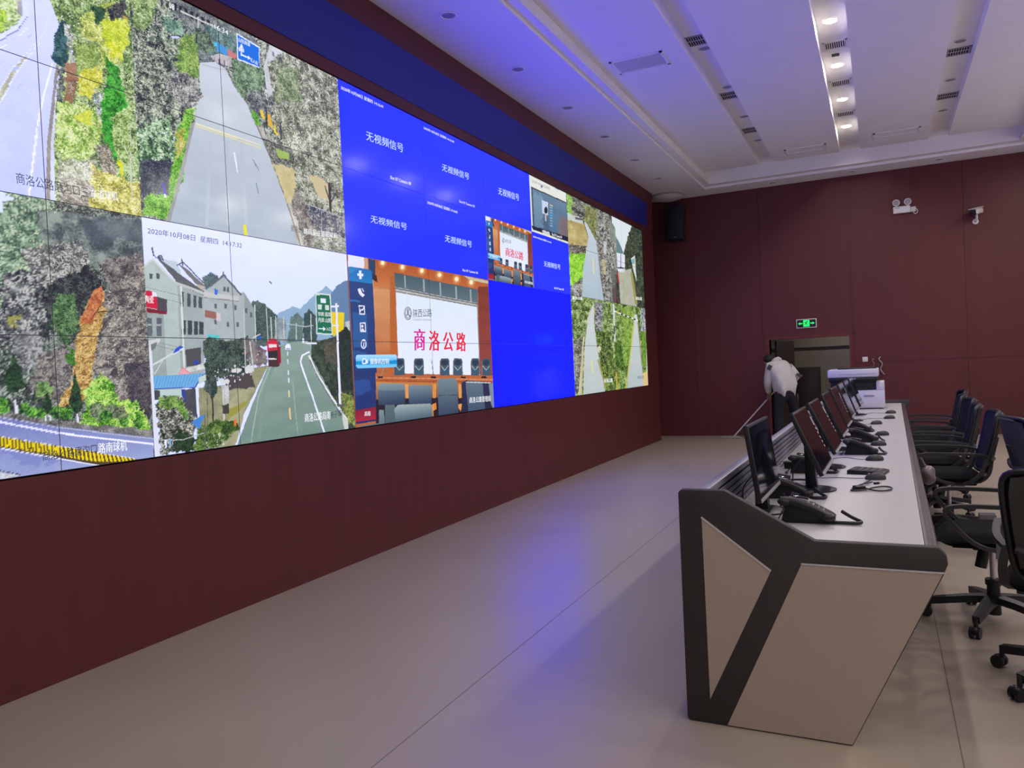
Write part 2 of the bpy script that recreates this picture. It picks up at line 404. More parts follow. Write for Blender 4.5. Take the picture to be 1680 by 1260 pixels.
    def line(s, pts, w, col, w2=None):
        p = P_(pts) if isinstance(pts, str) else pts
        n = len(p) - 1
        for i in range(n):
            (ax, ay), (bx, by) = p[i], p[i + 1]
            l = math.hypot(bx - ax, by - ay) or 1
            wa = w + ((w2 or w) - w) * i / n; wb = w + ((w2 or w) - w) * (i + 1) / n
            nx, ny = -(by - ay) / l, (bx - ax) / l
            s.fill([(ax + nx * wa / 2, ay + ny * wa / 2), (bx + nx * wb / 2, by + ny * wb / 2),
                    (bx - nx * wb / 2, by - ny * wb / 2), (ax - nx * wa / 2, ay - ny * wa / 2)], col)
    def ell(s, x, y, rx, ry, col, rough=0, pal=None, alpha=1., **kw):
        pts = [(x + rx * math.cos(t * .3927), y + ry * math.sin(t * .3927)) for t in range(16)]
        if pal: s.leaf(pts, pal, rough=rough, **kw)
        else: s.fill(pts, col, rough, alpha)
    def specks(s, pts, cols, n, size=1):
        m = s.mask(pts)
        if m is None: return
        sl, M = m
        ys, xs = np.where(M)
        if not len(ys): return
        A = s.a[sl]
        for i in s.rng.integers(0, len(ys), n):
            h = 1 + int(s.rng.integers(0, size + 1)); w = 1 + int(s.rng.integers(0, size + 1))
            A[ys[i]:ys[i] + h, xs[i]:xs[i] + w] = cols[int(s.rng.integers(0, len(cols)))]
    def whole(s):
        r = s.ref
        return None
    def bg_leaf(s, pal, **kw):
        # the whole picture
        H, W = s.H, s.W; n = vnoise(H, W, 18 * s.k, s.rng) * .6 + vnoise(H, W, max(1.2, 2.4 * s.k), s.rng) * .6 + s.rng.random((H, W)) * .2
        o = np.argsort(np.argsort(n.ravel())).reshape(H, W) / (H * W)
        pal = np.array(pal, float); pos = np.linspace(0, 1, len(pal))
        for i in range(3): s.a[..., i] = np.interp(o, pos, pal[:, i])
        s.strokes((slice(0, H), slice(0, W)), np.ones((H, W), bool), pal)

DKG = [(22, 30, 34), (52, 72, 58), (96, 120, 92), (170, 188, 160)]
MIDG = [(45, 62, 40), (105, 140, 70), (165, 195, 115), (225, 236, 185)]
YELG = [(110, 125, 60), (165, 185, 80), (205, 215, 105), (238, 240, 170)]
GRYG = [(28, 32, 46), (78, 86, 84), (135, 145, 132), (215, 222, 210)]

def pic_bend_road():
    p = Pic(-1, 0, .46, 2, 320, 200, 11)
    p.bg_leaf([(50, 66, 48), (112, 142, 82), (160, 190, 118), (215, 228, 180)])
    p.leaf('0,-20 46,-20 40,28 0,62 -400,140 -900,200 -900,-700', [(120, 150, 90), (170, 200, 130), (205, 225, 160), (236, 244, 215)])
    p.leaf('0,10 8,18 10,32 0,46 -60,60 -60,-10', [(120, 160, 60), (185, 225, 70), (215, 240, 110)])
    p.fill('30,0 42,0 44,18 37,29 29,20', (165, 165, 180), tex=40)
    p.grad('45,-40 66,-40 92,26 98,42 88,95 93,103 85,160 77,233 76,400 -900,700 -900,300 0,66 28,48 44,26', (226, 231, 252), (196, 206, 243), tex=7)
    p.line('-500,300 0,62 30,44 42,26 40,-20', 9, (228, 234, 252)); p.line('0,67 30,49 45,27', 2, (120, 125, 165))
    p.line('-200,160 0,79 30,62 46,45', 1.8, (248, 250, 255))
    p.fill('0,146 22,111 40,92 45,95 28,117 0,170 -60,270 -60,236', (188, 188, 170), tex=40)
    for a in ('-60,236 0,146 22,111 40,92 62,68', '-60,272 0,170 28,117 45,95 66,70'): p.line(a, 2.4, (250, 250, 255), 1)
    p.line('62,68 74,50 78,30', 1, (240, 242, 255))
    p.line('86,103 72,155 60,215 47,330', 3, (252, 252, 255))
    for q in ('20,118 33,112 26,106', '44,60 52,57', '50,150 56,146', '28,145 34,138'): p.fill(q, (185, 195, 232)) if q.count(' ') > 1 else p.line(q, 1.4, (190, 198, 232))
    p.fill('93,105 97,110 90,165 83,235 82,345 75,345 77,233 85,160', (150, 142, 142), tex=30)
    p.fill('97,110 102,112 92,170 88,235 91,345 82,345 83,235 90,165', (214, 220, 236), tex=16)
    p.leaf('94,112 106,110 104,172 93,172', [(40, 52, 48), (96, 104, 100), (150, 158, 150)])
    p.leaf('101,30 109,33 113,75 108,112 95,104 84,94 88,70 96,44', [(22, 48, 58), (42, 78, 88), (80, 120, 120)], rough=2)
    p.leaf('108,40 118,38 122,100 113,102', [(90, 100, 90), (180, 185, 180), (232, 232, 232)])
    p.fill('109,103 126,105 126,132 119,172 107,166', (152, 112, 86), rough=2, tex=50)
    p.leaf('112,128 124,128 120,160 112,150', [(80, 60, 55), (150, 120, 100), (205, 195, 185)])
    p.leaf('130,30 185,0 205,40 205,95 170,115 160,70 135,60', YELG)
    p.leaf('150,10 178,18 170,44 158,38', [(20, 44, 34), (48, 84, 58), (90, 130, 80)])
    p.leaf('195,0 206,0 208,28 180,36 178,18', [(24, 24, 40), (60, 62, 66), (110, 106, 96)])
    p.fill('200,25 209,28 208,38 203,38', (196, 150, 84), rough=2)
    p.leaf('165,38 190,30 210,36 212,75 196,84 172,60', [(150, 175, 40), (205, 220, 55), (232, 236, 110)])
    p.leaf('172,65 188,66 200,95 180,90', [(170, 190, 30), (222, 228, 40), (240, 240, 120)])
    p.leaf('125,70 160,75 165,120 128,128', [(95, 120, 50), (140, 168, 82), (200, 214, 140)])
    p.leaf('132,118 162,108 170,130 152,165 126,150', [(160, 165, 40), (214, 214, 60), (236, 234, 140)])
    p.leaf('94,172 130,165 160,178 165,225 150,262 100,262 90,210', [(90, 120, 50), (150, 190, 80), (196, 222, 120), (232, 240, 190)])
    p.leaf('120,190 152,180 150,205 128,202', [(190, 205, 60), (222, 228, 90)])
    p.leaf('150,150 168,150 166,195 156,186', [(60, 80, 70), (150, 165, 150), (232, 240, 232)])
    p.leaf('172,85 182,102 192,106 205,160 213,182 206,220 192,268 174,238 165,205 165,170 178,130', [(22, 84, 22), (48, 148, 40), (92, 198, 70)], rough=2, cell=8)
    p.leaf('188,182 215,178 218,268 196,258 186,232 184,205', [(60, 92, 40), (150, 184, 96), (214, 230, 170)])
    p.leaf('158,232 180,238 190,282 176,290 160,262', [(70, 66, 60), (130, 124, 108), (206, 200, 186)])
    p.leaf('92,262 158,262 150,318 92,318', [(96, 110, 82), (160, 168, 140), (226, 228, 214)])
    p.leaf('98,292 160,300 160,345 98,345', [(100, 96, 90), (164, 156, 144), (224, 218, 212)])
    p.leaf('150,270 190,290 230,300 232,362 150,345', [(120, 110, 40), (180, 176, 70), (222, 216, 110), (240, 236, 180)])
    p.leaf('192,262 202,262 203,288 196,285', [(200, 210, 20), (240, 244, 30)])
    p.line('203,238 214,262 217,320', 1.6, (222, 220, 205)); p.line('214,205 217,330', 1.4, (200, 198, 180))
    return p

def pic_downhill_road():
    p = Pic(.46, 0, 2, 2, 320, 200, 12)
    p.bg_leaf(GRYG)
    p.leaf('207,0 300,0 330,20 322,150 300,220 226,230', [(24, 28, 42), (70, 80, 76), (128, 140, 122), (206, 216, 196)])
    p.leaf('214,0 236,-20 258,0 240,50 218,44', [(60, 84, 50), (130, 160, 90), (205, 220, 170)])
    p.leaf('270,-20 330,14 400,45 420,70 380,110 330,110 318,60 285,20', [(62, 70, 78), (110, 118, 122), (160, 166, 166)], rough=1)
    for i in range(7): p.fill([(285 + i * 9, 4 + i * 4.6), (290 + i * 9, 6 + i * 4.6), (290 + i * 9, 18 + i * 4.6), (285 + i * 9, 16 + i * 4.6)], (38, 38, 52))
    p.line('296,18 360,48', 2, (205, 205, 200)); p.line('325,28 326,60', 2, (215, 215, 215)); p.line('378,50 380,106', 1.6, (190, 190, 190))
    p.leaf('335,38 392,60 392,104 345,92', [(58, 84, 92), (96, 124, 124), (140, 164, 156)], rough=1)
    p.leaf('268,24 300,36 300,58 272,50', [(60, 92, 84), (112, 150, 132), (170, 200, 180)])
    p.leaf('318,42 345,55 352,80 340,88 322,80', [(36, 48, 48), (80, 104, 84), (140, 160, 128)])
    p.leaf('296,62 318,55 326,92 330,108 326,150 300,160 288,110', [(70, 100, 50), (120, 156, 72), (176, 204, 110)])
    p.fill('355,68 373,80 373,92 356,84', (70, 150, 220)); p.fill('350,70 356,70 356,76 351,75', (80, 200, 230))
    p.fill('360,88 388,96 386,112 352,102 345,92', (196, 190, 196), tex=50); p.fill('373,80 388,90 388,98 374,92', (205, 120, 120))
    for x in (352, 360, 368): p.line([(x, 94 + (x - 352) * .3), (x, 106 + (x - 352) * .3)], 2, (70, 72, 90))
    p.grad('328,103 352,101 370,113 383,140 407,173 425,217 443,260 470,333 500,425 268,380 288,330 305,260 320,200 325,160', (206, 212, 226), (170, 184, 202), tex=8)
    p.line('332,106 372,116', 1, (170, 172, 180))
    for x in (345, 372, 395): p.line([(x, 230), (x - 4 + (x - 350) * .3, 370)], 6, (184, 195, 212))
    p.line('321,203 428,238', 2, (238, 230, 190)); p.line('321,207 429,243', 1.6, (232, 222, 150))
    p.line('384,250 390,284', 2.4, (238, 240, 244)); p.line('401,369 404,389', 5, (232, 228, 30))
    for q in ('415,262 425,280', '420,300 424,318', '418,270 423,275'): p.line(q, 1.4, (128, 138, 152))
    p.leaf('306,178 320,176 314,212 296,300 274,362 233,352 240,318 266,318 284,268 290,214', [(50, 110, 24), (104, 180, 52), (160, 212, 90)])
    p.leaf('290,215 304,208 298,250 286,262', [(130, 130, 50), (196, 186, 90), (220, 214, 140)])
    p.leaf('212,215 276,190 290,250 270,290 222,268', [(22, 36, 36), (84, 128, 84), (150, 190, 140), (222, 236, 214)])
    p.leaf('226,262 282,262 274,318 246,316 230,322', [(26, 28, 52), (44, 50, 74), (96, 108, 108)], cell=9)
    p.line('267,300 271,320', 3.4, (40, 40, 190)); p.line('270,318 271,324', 3, (240, 240, 245))
    p.line('300,165 297,200', 2, (44, 40, 48)); p.leaf('285,110 328,130 332,160 318,175 290,170 270,140', [(44, 44, 58), (120, 122, 122), (206, 208, 200)])
    p.fill('320,200 314,203 300,262 283,330 270,366 278,368 289,330 306,262', (160, 160, 164), tex=30)
    p.fill('383,140 392,146 415,175 433,214 450,258 478,330 505,425 493,420 470,333 443,260 425,217 407,173', (186, 182, 176), tex=40)
    p.line('372,113 385,140 408,173 426,217 444,260 471,333 496,412', 1.6, (104, 100, 100))
    p.leaf('378,95 400,100 432,112 432,160 410,172 384,140', [(48, 66, 56), (100, 130, 98), (160, 186, 150)])
    p.fill('443,72 474,88 476,135 440,160 432,112', (200, 204, 210), rough=1, tex=30)
    for i in range(4):
        for j in range(3): p.fill([(447 + j * 8, 84 + i * 15 + j * 4), (450 + j * 8, 86 + i * 15 + j * 4), (450 + j * 8, 93 + i * 15 + j * 4), (447 + j * 8, 91 + i * 15 + j * 4)], (120, 128, 144))
    p.leaf('407,150 432,148 445,180 425,210 408,176', [(40, 46, 62), (104, 110, 112), (180, 184, 180)])
    p.fill('426,180 432,182 434,196 430,195', (236, 204, 50), rough=1); p.fill('438,186 444,188 448,212 440,206', (226, 176, 60), rough=1); p.fill('451,176 458,178 456,224 449,216', (240, 206, 34))
    p.leaf('414,180 424,188 426,210 416,200', [(50, 120, 30), (120, 190, 70)])
    p.fill('463,196 488,206 492,232 470,228', (206, 200, 190), rough=2, tex=50)
    p.leaf('440,100 470,86 556,128 569,420 508,405 482,330 480,250 452,215 446,150', [(52, 54, 54), (112, 116, 100), (158, 162, 140), (224, 228, 214)], cell=20)
    p.leaf('452,110 490,112 494,168 452,166', [(70, 84, 60), (126, 144, 104), (188, 200, 168)])
    p.leaf('430,226 480,246 484,272 450,270', [(40, 40, 44), (96, 98, 92), (170, 170, 160)], rough=1); p.fill('452,243 474,251 474,262 457,259', (150, 184, 90))
    p.fill('447,268 482,276 488,332 471,334', (206, 190, 142), rough=2, tex=24); p.fill('505,285 540,300 545,335 520,320', (206, 190, 150), rough=3)
    p.line('460,200 461,230', 2, (52, 46, 54)); p.line('437,180 438,212', 2, (52, 46, 54)); p.line('540,300 543,352 545,385', 4, (52, 50, 56))
    for q in ('541,330 533,305', '542,335 553,312', '541,322 545,300'): p.line(q, 1.8, (56, 54, 60))
    p.leaf('486,305 500,330 520,405 508,410 476,336', [(60, 56, 66), (120, 112, 110), (176, 170, 160)])
    p.leaf('500,335 560,352 567,400 525,390', [(30, 32, 64), (52, 54, 84), (176, 180, 176)], cell=9)
    p.line('500,333 566,358', 1.6, (180, 180, 184)); p.line('527,345 528,385', 1.4, (170, 170, 176))
    p.leaf('510,380 569,390 569,425 515,412', [(70, 76, 70), (140, 146, 134), (220, 222, 212)])
    p.fill('388,54 426,77 426,112 389,98', (232, 240, 250)); p.fill('389.5,57 425,79 425,110 390.5,96', (28, 108, 226))
    p.line('396,92 396,76', 1.6, (240, 244, 250)); p.fill('393,78 396,71 399,79', (240, 244, 250)); p.line('396,90 408,95', 2, (240, 244, 250)); p.fill('407,91 411,96 407,98', (240, 244, 250)); p.fill('392,78 400,80 400,86 392,84', (220, 226, 236))
    p.ell(287, 61, 7, 2, (206, 206, 235))
    return p

def pic_landslide():
    p = Pic(-1, 2, .46, 4, 320, 200, 13)
    p.bg_leaf([(22, 26, 34), (54, 62, 62), (92, 104, 98), (165, 175, 165)])
    p.leaf('-900,200 80,300 110,420 60,520 -900,600', [(44, 62, 58), (86, 118, 96), (130, 162, 132), (190, 206, 180)])
    p.leaf('60,345 232,360 240,440 160,440 70,420', [(46, 56, 66), (80, 94, 98), (112, 124, 122), (146, 156, 150)], cell=30, fine=.3)
    p.fill('130,360 232,362 232,395 150,398', (72, 84, 102), rough=5, alpha=.55)
    p.leaf('60,455 140,420 170,470 120,560 82,530', [(18, 20, 32), (40, 44, 50), (84, 90, 86)], cell=26)
    p.leaf('30,410 130,395 150,430 70,470', [(50, 52, 60), (110, 112, 112), (205, 205, 200)])
    p.leaf('160,430 236,415 238,480 180,470', [(50, 48, 56), (100, 94, 96), (160, 150, 146)])
    p.leaf('0,450 60,440 80,520 40,560 0,560', [(30, 30, 44), (88, 92, 96), (190, 192, 190)])
    p.leaf('88,480 122,484 130,540 105,566 84,530', [(26, 48, 34), (66, 104, 62), (116, 150, 100)])
    p.leaf('20,548 70,540 70,610 30,600', [(70, 72, 80), (124, 126, 130), (176, 178, 178)])
    p.leaf('60,585 122,560 120,650 90,665 50,640', [(60, 56, 60), (110, 104, 104), (160, 156, 150)])
    p.leaf('168,482 238,432 246,700 196,665 152,606 162,550', [(58, 54, 60), (92, 86, 88), (124, 118, 114), (186, 178, 168)], cell=16, slant=.9, fine=.4)
    p.leaf('205,600 246,590 250,690 214,665', [(36, 34, 50), (66, 62, 72), (100, 96, 98)], cell=20)
    p.specks('165,540 240,500 245,600 170,600', [(200, 196, 190), (170, 160, 150)], 60, 2)
    p.leaf('168,470 170,484 169,498 176,511 170,523 161,553 155,593 150,625 152,640 124,665 92,668 108,640 121,627 123,578 125,552 134,537 131,530 141,503 153,478', [(120, 84, 44), (176, 132, 66), (204, 164, 92), (226, 196, 130)], rough=2, slant=.8, cell=10)
    p.leaf('168,470 170,484 168,498 150,530 131,530 141,503 153,478', [(150, 72, 40), (190, 104, 60), (214, 140, 92)], rough=1, cell=8)
    p.line('160,512 176,510', 2, (60, 40, 34)); p.line('166,500 150,524', 1.6, (90, 50, 40))
    p.leaf('112,570 124,575 126,600 112,600', [(34, 70, 20), (80, 150, 50)])
    p.leaf('12,520 40,515 30,530 12,535', [(120, 120, 60), (170, 165, 90)])
    p.leaf('58,628 80,625 88,650 62,655', [(50, 84, 44), (104, 144, 78), (150, 184, 110)])
    p.leaf('137,642 166,612 186,630 197,655 225,658 252,708 132,698 142,670', [(40, 92, 24), (98, 168, 48), (160, 214, 80), (210, 236, 130)])
    p.leaf('146,664 205,664 210,690 150,690', [(52, 50, 56), (92, 100, 80), (150, 160, 140)], alpha=.7)
    for x, y, a, b in ((23, 612, 17, 34), (124, 645, 12, 33), (78, 660, 9, 20)):
        p.leaf([(x, y - b), (x + a * .6, y - b * .2), (x + a, y + b * .6), (x + a * .3, y + b), (x - a * .5, y + b * .9), (x - a, y + b * .4), (x - a * .5, y - b * .3)], [(14, 30, 22), (26, 54, 34), (50, 84, 46)], rough=1, cell=8)
    for x, y, r in ((4, 666, 13), (40, 670, 9), (54, 675, 9), (67, 678, 9), (92, 676, 12), (109, 678, 10), (175, 683, 11), (203, 692, 8), (227, 694, 8)):
        p.ell(x, y, r, r, None, 1, [(16, 40, 26), (56, 120, 40), (124, 192, 70)], cell=8)
    for x, y in ((26, 656), (74, 682), (127, 678), (81, 681)): p.line([(x, y), (x + 2, y + (21 if y < 680 and x != 74 else 8))], 3, (228, 228, 230))
    p.fill('0,676 100,692 252,706 252,720 100,702 0,684', (120, 118, 118), rough=1.5, tex=80)
    p.grad('-900,560 0,683 100,700 252,718 252,900 -900,1000', (86, 94, 170), (150, 160, 214), tex=10)
    p.fill('0,720 150,748 60,762 0,745', (112, 124, 196), rough=4, alpha=.6)
    p.line('-200,655 0,692 100,711 252,729', 3, (250, 250, 250)); p.line('-100,665 0,684 100,702 252,720', 1.4, (190, 192, 210))
    p.fill('-100,700 0,716 120,735 228,754 215,760 165,765 0,735 -100,718', (74, 62, 40))
    for i in range(-12, 34):
        x = i * 6.6; t = x / 228
        y0 = 716.5 + x * .165; hgt = 15.5 - max(0, x - 150) * .16
        if hgt < 1: continue
        p.fill([(x, y0), (x + 3.6, y0 + .6), (x + 6.6, y0 + hgt + 1), (x + 2.6, y0 + hgt)], (246, 214, 16)); p.fill([(x - 1.4, y0 - 1.5), (x + 3.4, y0 - .8), (x + 3.6, y0 + .6), (x, y0)], (232, 232, 226))
    p.line('-100,716 0,735 80,749 162,764', 2, (246, 246, 240))
    p.line('0,772 36,780', 1.4, (40, 40, 60)); p.fill('-60,766 0,773 34,781 0,790 -60,800', (206, 208, 220), rough=2, tex=40)
    p.fill('-300,240 24,322 8,334 0,348 -300,320', (222, 232, 250), rough=2)
    return p

def pic_village_street():
    p = Pic(.46, 2, 2, 4, 320, 200, 14)
    p.a[:] = (226, 234, 248)
    p.grad('232,355 575,420 580,560 235,560', (230, 236, 252), (214, 228, 238), tex=4)
    p.fill('400,470 480,440 560,450 560,500 400,520', (220, 234, 240), alpha=.5, rough=6)
    p.fill('268,425 290,430 300,455 268,440', (190, 206, 222), rough=1)
    p.fill('440,522 460,513 480,502 492,506 518,482 535,470 548,480 590,455 590,640 440,640', (138, 172, 206), rough=1)
    p.fill('543,482 552,470 575,456 590,450 590,600 543,600', (92, 126, 168), rough=1.2)
    p.leaf('330,456 345,446 358,452 366,470 340,480', [(60, 84, 92), (92, 116, 120)], rough=2)
    p.leaf('410,500 420,492 436,500 455,518 460,565 415,570', [(44, 60, 62), (66, 86, 84), (92, 112, 104)], rough=2)
    p.leaf('478,520 486,512 496,520 498,562 470,562', [(76, 100, 100), (104, 128, 124)], rough=2); p.leaf('499,515 508,507 518,518 520,570 497,562', [(40, 60, 66), (66, 88, 88)], rough=2)
    p.fill('453,520 470,525 470,560 450,562', (140, 152, 160), rough=2, tex=60)
    p.fill('345,470 367,452 394,481 400,478 418,508 420,556 335,575 333,480', (168, 178, 184), tex=12)
    p.fill('400,478 418,508 420,556 402,556', (142, 154, 158)); p.line('344,471 367,451 396,484', 3, (96, 98, 106)); p.line('366,452 366,446', 2, (90, 92, 100))
    p.fill('334,478 392,486 392,494 334,488', (196, 200, 202)); p.line('334,488 392,494', 1.4, (120, 124, 128))
    for x, y in ((366, 470), (372, 471), (352, 498), (368, 498), (384, 500), (352, 524), (372, 528), (388, 528), (402, 505), (410, 512)): p.fill([(x, y), (x + 4, y + .6), (x + 4, y + 9), (x, y + 8)], (84, 96, 104))
    p.fill('336,508 356,512 356,524 336,520', (150, 96, 84)); p.fill('355,512 362,513 362,527 355,526', (206, 196, 196)); p.fill('340,548 360,550 358,566 341,565', (80, 200, 206))
    p.fill('291,432 305,440 338,470 335,478 325,470', (110, 112, 116)); p.line('298,424 300,436', 2, (80, 82, 88)); p.line('290,436 300,430 336,466', 2, (84, 86, 92)); p.fill('322,466 336,470 336,480 324,478', (186, 176, 168))
    p.fill('235,437 250,424 291,465 297,600 300,640 236,640', (176, 192, 192), tex=12)
    p.fill('291,465 333,481 336,620 298,630', (156, 168, 172), tex=10)
    p.fill('250,414 256,424 262,417 266,428 334,478 334,484 291,467 288,460', (84, 88, 96), tex=16)
    p.line('235,438 250,425 291,466', 3, (210, 212, 214)); p.line('249,406 252,420', 2.4, (74, 76, 84)); p.line('264,418 268,428', 2.4, (74, 76, 84)); p.line('288,464 334,481', 4, (190, 196, 198))
    for x in (296, 307, 317, 326): p.fill([(x, 477 + (x - 296) * .3), (x + 5.5, 479 + (x - 296) * .3), (x + 5.5, 503 + (x - 296) * .12), (x, 502 + (x - 296) * .12)], (66, 78, 82))
    for x in (298, 308, 318, 327): p.fill([(x, 525 + (x - 298) * .1), (x + 7, 525.6 + (x - 298) * .1), (x + 7, 549), (x, 549)], (52, 66, 72))
    p.fill('304,574 330,570 330,600 306,602', (74, 72, 78))
    for x in (245, 257): p.fill([(x, 448), (x + 5, 449), (x + 5, 458), (x, 457)], (72, 82, 88))
    for x in (240, 256): p.fill([(x, 521), (x + 9, 522), (x + 10, 552), (x + 1, 552)], (62, 70, 84)); p.fill([(x, 532), (x + 9, 532), (x + 9, 534), (x, 534)], (200, 200, 200))
    p.fill('238,512 268,514 274,620 242,620', (120, 128, 134), alpha=.45, tex=50); p.line('297,470 303,615', 3, (214, 220, 222))
    for y in (470, 482, 556, 562): p.line([(236, y), (300, y + 16)], .8, (120, 130, 134))
    p.fill('257,486 274,492 274,512 257,508', (70, 66, 76)); p.fill('237,504 274,511 274,516 238,512', (120, 26, 44))
    p.fill('237,478 243,476 247,477 251,479 257,487 258,507 237,503', (206, 26, 60)); p.fill('249,478 256,480 257,487 250,486', (236, 230, 234))
    p.leaf('334,560 345,552 372,560 408,552 414,600 405,612 350,622 336,600', [(26, 40, 40), (52, 70, 62), (92, 108, 96)], rough=2)
    p.fill('395,556 412,556 436,575 438,600 412,600', (112, 106, 108), rough=2, tex=60)
    p.specks('396,570 438,572 438,606 400,610', [(225, 225, 230), (190, 60, 70), (90, 90, 100)], 60, 2)
    p.fill('325,636 395,628 412,604 440,600 400,680 384,735 330,735', (146, 146, 112), tex=30)
    p.fill('376,660 412,618 398,690 388,728 374,700', (166, 164, 128), tex=20); p.fill('372,672 408,656 400,668 376,688', (150, 146, 66), rough=1)
    p.fill('366,618 412,612 418,636 372,640', (70, 62, 66), rough=1.5)
    p.grad('462,566 476,562 505,559 511,575 545,640 578,705 560,740 380,770 392,722 415,660 440,600', (136, 158, 152), (112, 138, 130), tex=12)
    p.line('448,592 424,650 412,725', 1.4, (170, 186, 178)); p.line('453,585 432,650 425,720', 5, (122, 148, 140))
    for q in ('472,577 472,583', '472,590 472.6,598', '473,607 473.2,615', '473.6,620 474,628'): p.line(q, 2, (238, 240, 236))
    p.line('474,640 474.6,651', 2.4, (238, 226, 180)); p.line('475,669 476.6,688', 3, (238, 206, 130)); p.line('480,625 486,690 490,722', 1, (160, 182, 172))
    p.line('508,577 496,583 493,594 500,616 512,648 533,712', 2.6, (242, 244, 242))
    p.leaf('510,585 512,562 560,550 590,545 590,720 572,705 545,650', [(26, 36, 38), (46, 60, 50), (76, 88, 66)], rough=1)
    p.leaf('530,560 556,558 560,600 535,596', [(60, 56, 54), (86, 80, 70), (110, 104, 88)], alpha=.6); p.leaf('556,640 582,650 584,702 566,690', [(60, 70, 40), (110, 124, 60), (170, 180, 80)])
    p.fill('500,561 520,562 520,565 500,564', (230, 232, 234)); p.fill('496,555 499,555 499,563 496,563', (236, 238, 240))
    p.line('507,583 518,610 540,645 570,690', 3.4, (226, 228, 228)); p.line('508,590 520,616 566,692', 1.2, (80, 84, 86)); p.fill('560,678 571,690 572,706 566,708', (206, 208, 206))
    p.fill('544,511 565,513 564,540 548,552 544,548', (236, 204, 30), tex=12); p.fill('550,518 553,518 553,524 550,524', (120, 96, 30)); p.fill('566,528 574,526 574,548 566,545', (170, 176, 184), tex=60)
    p.leaf('556,545 568,536 582,550 582,640 556,640', [(20, 30, 34), (44, 56, 52)], rough=2)
    p.line('551.5,497 554,560 558,664', 3.6, (232, 234, 236)); p.line('542,503 556,502', 3, (236, 238, 240)); p.line('546,534 556,534', 2.4, (230, 232, 236)); p.fill('552,662 566,664 566,667 554,667', (90, 90, 88))
    p.fill('517.5,481 542,483 546,550 519.5,548', (214, 226, 224)); p.fill('519,483.5 540.5,485 544,547.5 521,546', (22, 104, 78))
    p.fill('526,489 534,489.5 534.4,497 526.4,496.5', (226, 236, 232)); p.fill('521.4,499 528,499.6 528.3,508 521.8,507.5', (206, 222, 216)); p.fill('533,500 539.6,500.6 540,509 533.4,508.4', (206, 222, 216))
    p.line('522.5,539 531,539.5', 2, (232, 240, 236)); p.fill('530,535.5 534.5,539.6 530.4,543.5', (232, 240, 236))
    p.fill('438,560 442,556 452,556 457,562 459,600 456,602 440,602', (64, 40, 44)); p.fill('438,562 442,556 452,556 456,562 456,574 438,576', (206, 34, 62)); p.fill('441,565 454,565 454,570 441,570', (236, 220, 224)); p.fill('439,577 455,577 455,586 440,587', (40, 36, 46)); p.line('441,589 454,589', 2, (226, 226, 226)); p.fill('455,570 460,568 461,594 457,600', (140, 26, 40))
    p.fill('468,567 471,564 475,564 477,568 477,574 468,574', (240, 242, 246)); p.line('469,572 476,572', 1.4, (120, 124, 130))
    for q in ('400,505 403,612', '418,500 420,560', '437,505 440,560', '444,520 446,556', '452,518 453,556', '465,520 466,556', '486,530 486,558', '510,515 511,562'): p.line(q, 1.6, (186, 194, 198))
    p.line('414,555 427,548', 1.4, (220, 222, 224)); p.fill('420,557 426,549 431,557', (40, 80, 190)); p.line('410,560 416,610', 1.8, (206, 210, 210)); p.line('470,531 500,536 514,534', 1.6, (176, 190, 196))
    p.fill('300,606 335,596 338,604 306,612', (206, 210, 206), tex=40); p.fill('314,598 322,588 328,597', (44, 64, 170)); p.fill('291,614 300,602 306,606 314,613', (236, 160, 170))
    p.line('293,614 300,603 313,613', 1, (206, 120, 130))
    p.leaf('336,600 354,590 358,640 348,655 336,640', [(20, 34, 36), (46, 64, 58), (90, 106, 96)], rough=2); p.line('348,650 350,696', 2.4, (44, 44, 50)); p.line('340,645 341,700', 1.2, (80, 80, 80))
    p.specks('350,600 414,596 414,620 352,640', [(236, 238, 240), (206, 208, 210), (40, 40, 46)], 90, 3)
    for x, y, rx, ry in ((369, 626, 8, 4), (388, 608, 9, 4), (408, 606, 7, 6)): p.ell(x, y, rx, ry, (214, 216, 218), 1)
    p.fill('363,632 375,632 376,662 366,664', (182, 184, 188), tex=60); p.line('366,640 368,697', 1.8, (210, 212, 208)); p.fill('364,664 376,662 375,680 366,680', (60, 60, 58), rough=1)
    p.fill('300,640 320,636 324,690 305,695', (70, 70, 80), tex=20); p.fill('258,640 301,638 302,662 260,664', (186, 208, 206)); p.fill('298,638 304,638 306,660 300,662', (44, 60, 150)); p.fill('253,640 262,640 262,656 254,656', (60, 64, 72))
    p.fill('250,617 336,612 322,634 252,638', (104, 172, 226))
    for i in range(16): p.line([(254 + i * 5, 617.5 - i * .3), (250 + i * 4.8, 636 - i * .2)], .9, (70, 136, 200))
    p.line('252,638 320,635 334,614', 1.8, (50, 80, 170)); p.fill('325,620 338,614 338,624 326,632', (196, 212, 206))
    p.leaf('256,662 272,650 300,655 322,690 318,735 262,748', [(24, 26, 34), (56, 60, 58), (100, 104, 92), (206, 206, 196)], rough=3)
    p.leaf('260,655 290,650 310,672 306,690 290,668 262,668', [(40, 70, 30), (96, 140, 60), (150, 184, 90)]); p.leaf('290,700 320,720 318,742 290,742', [(24, 36, 24), (46, 72, 40)])
    p.leaf('322,704 350,690 392,692 392,704 350,736 318,742', [(30, 44, 24), (60, 92, 40), (120, 150, 70)]); p.specks('330,722 372,705 372,728 340,735', [(226, 226, 216), (190, 184, 160)], 30, 2); p.fill('383,688 388,688 388,698 384,698', (236, 110, 40))
    p.fill('315,692 330,682 338,680 330,694 328,704 318,698', (64, 128, 214)); p.line('336,680 338,740', 2, (90, 92, 92)); p.line('260,722 300,722 336,710', 1.4, (180, 182, 182))
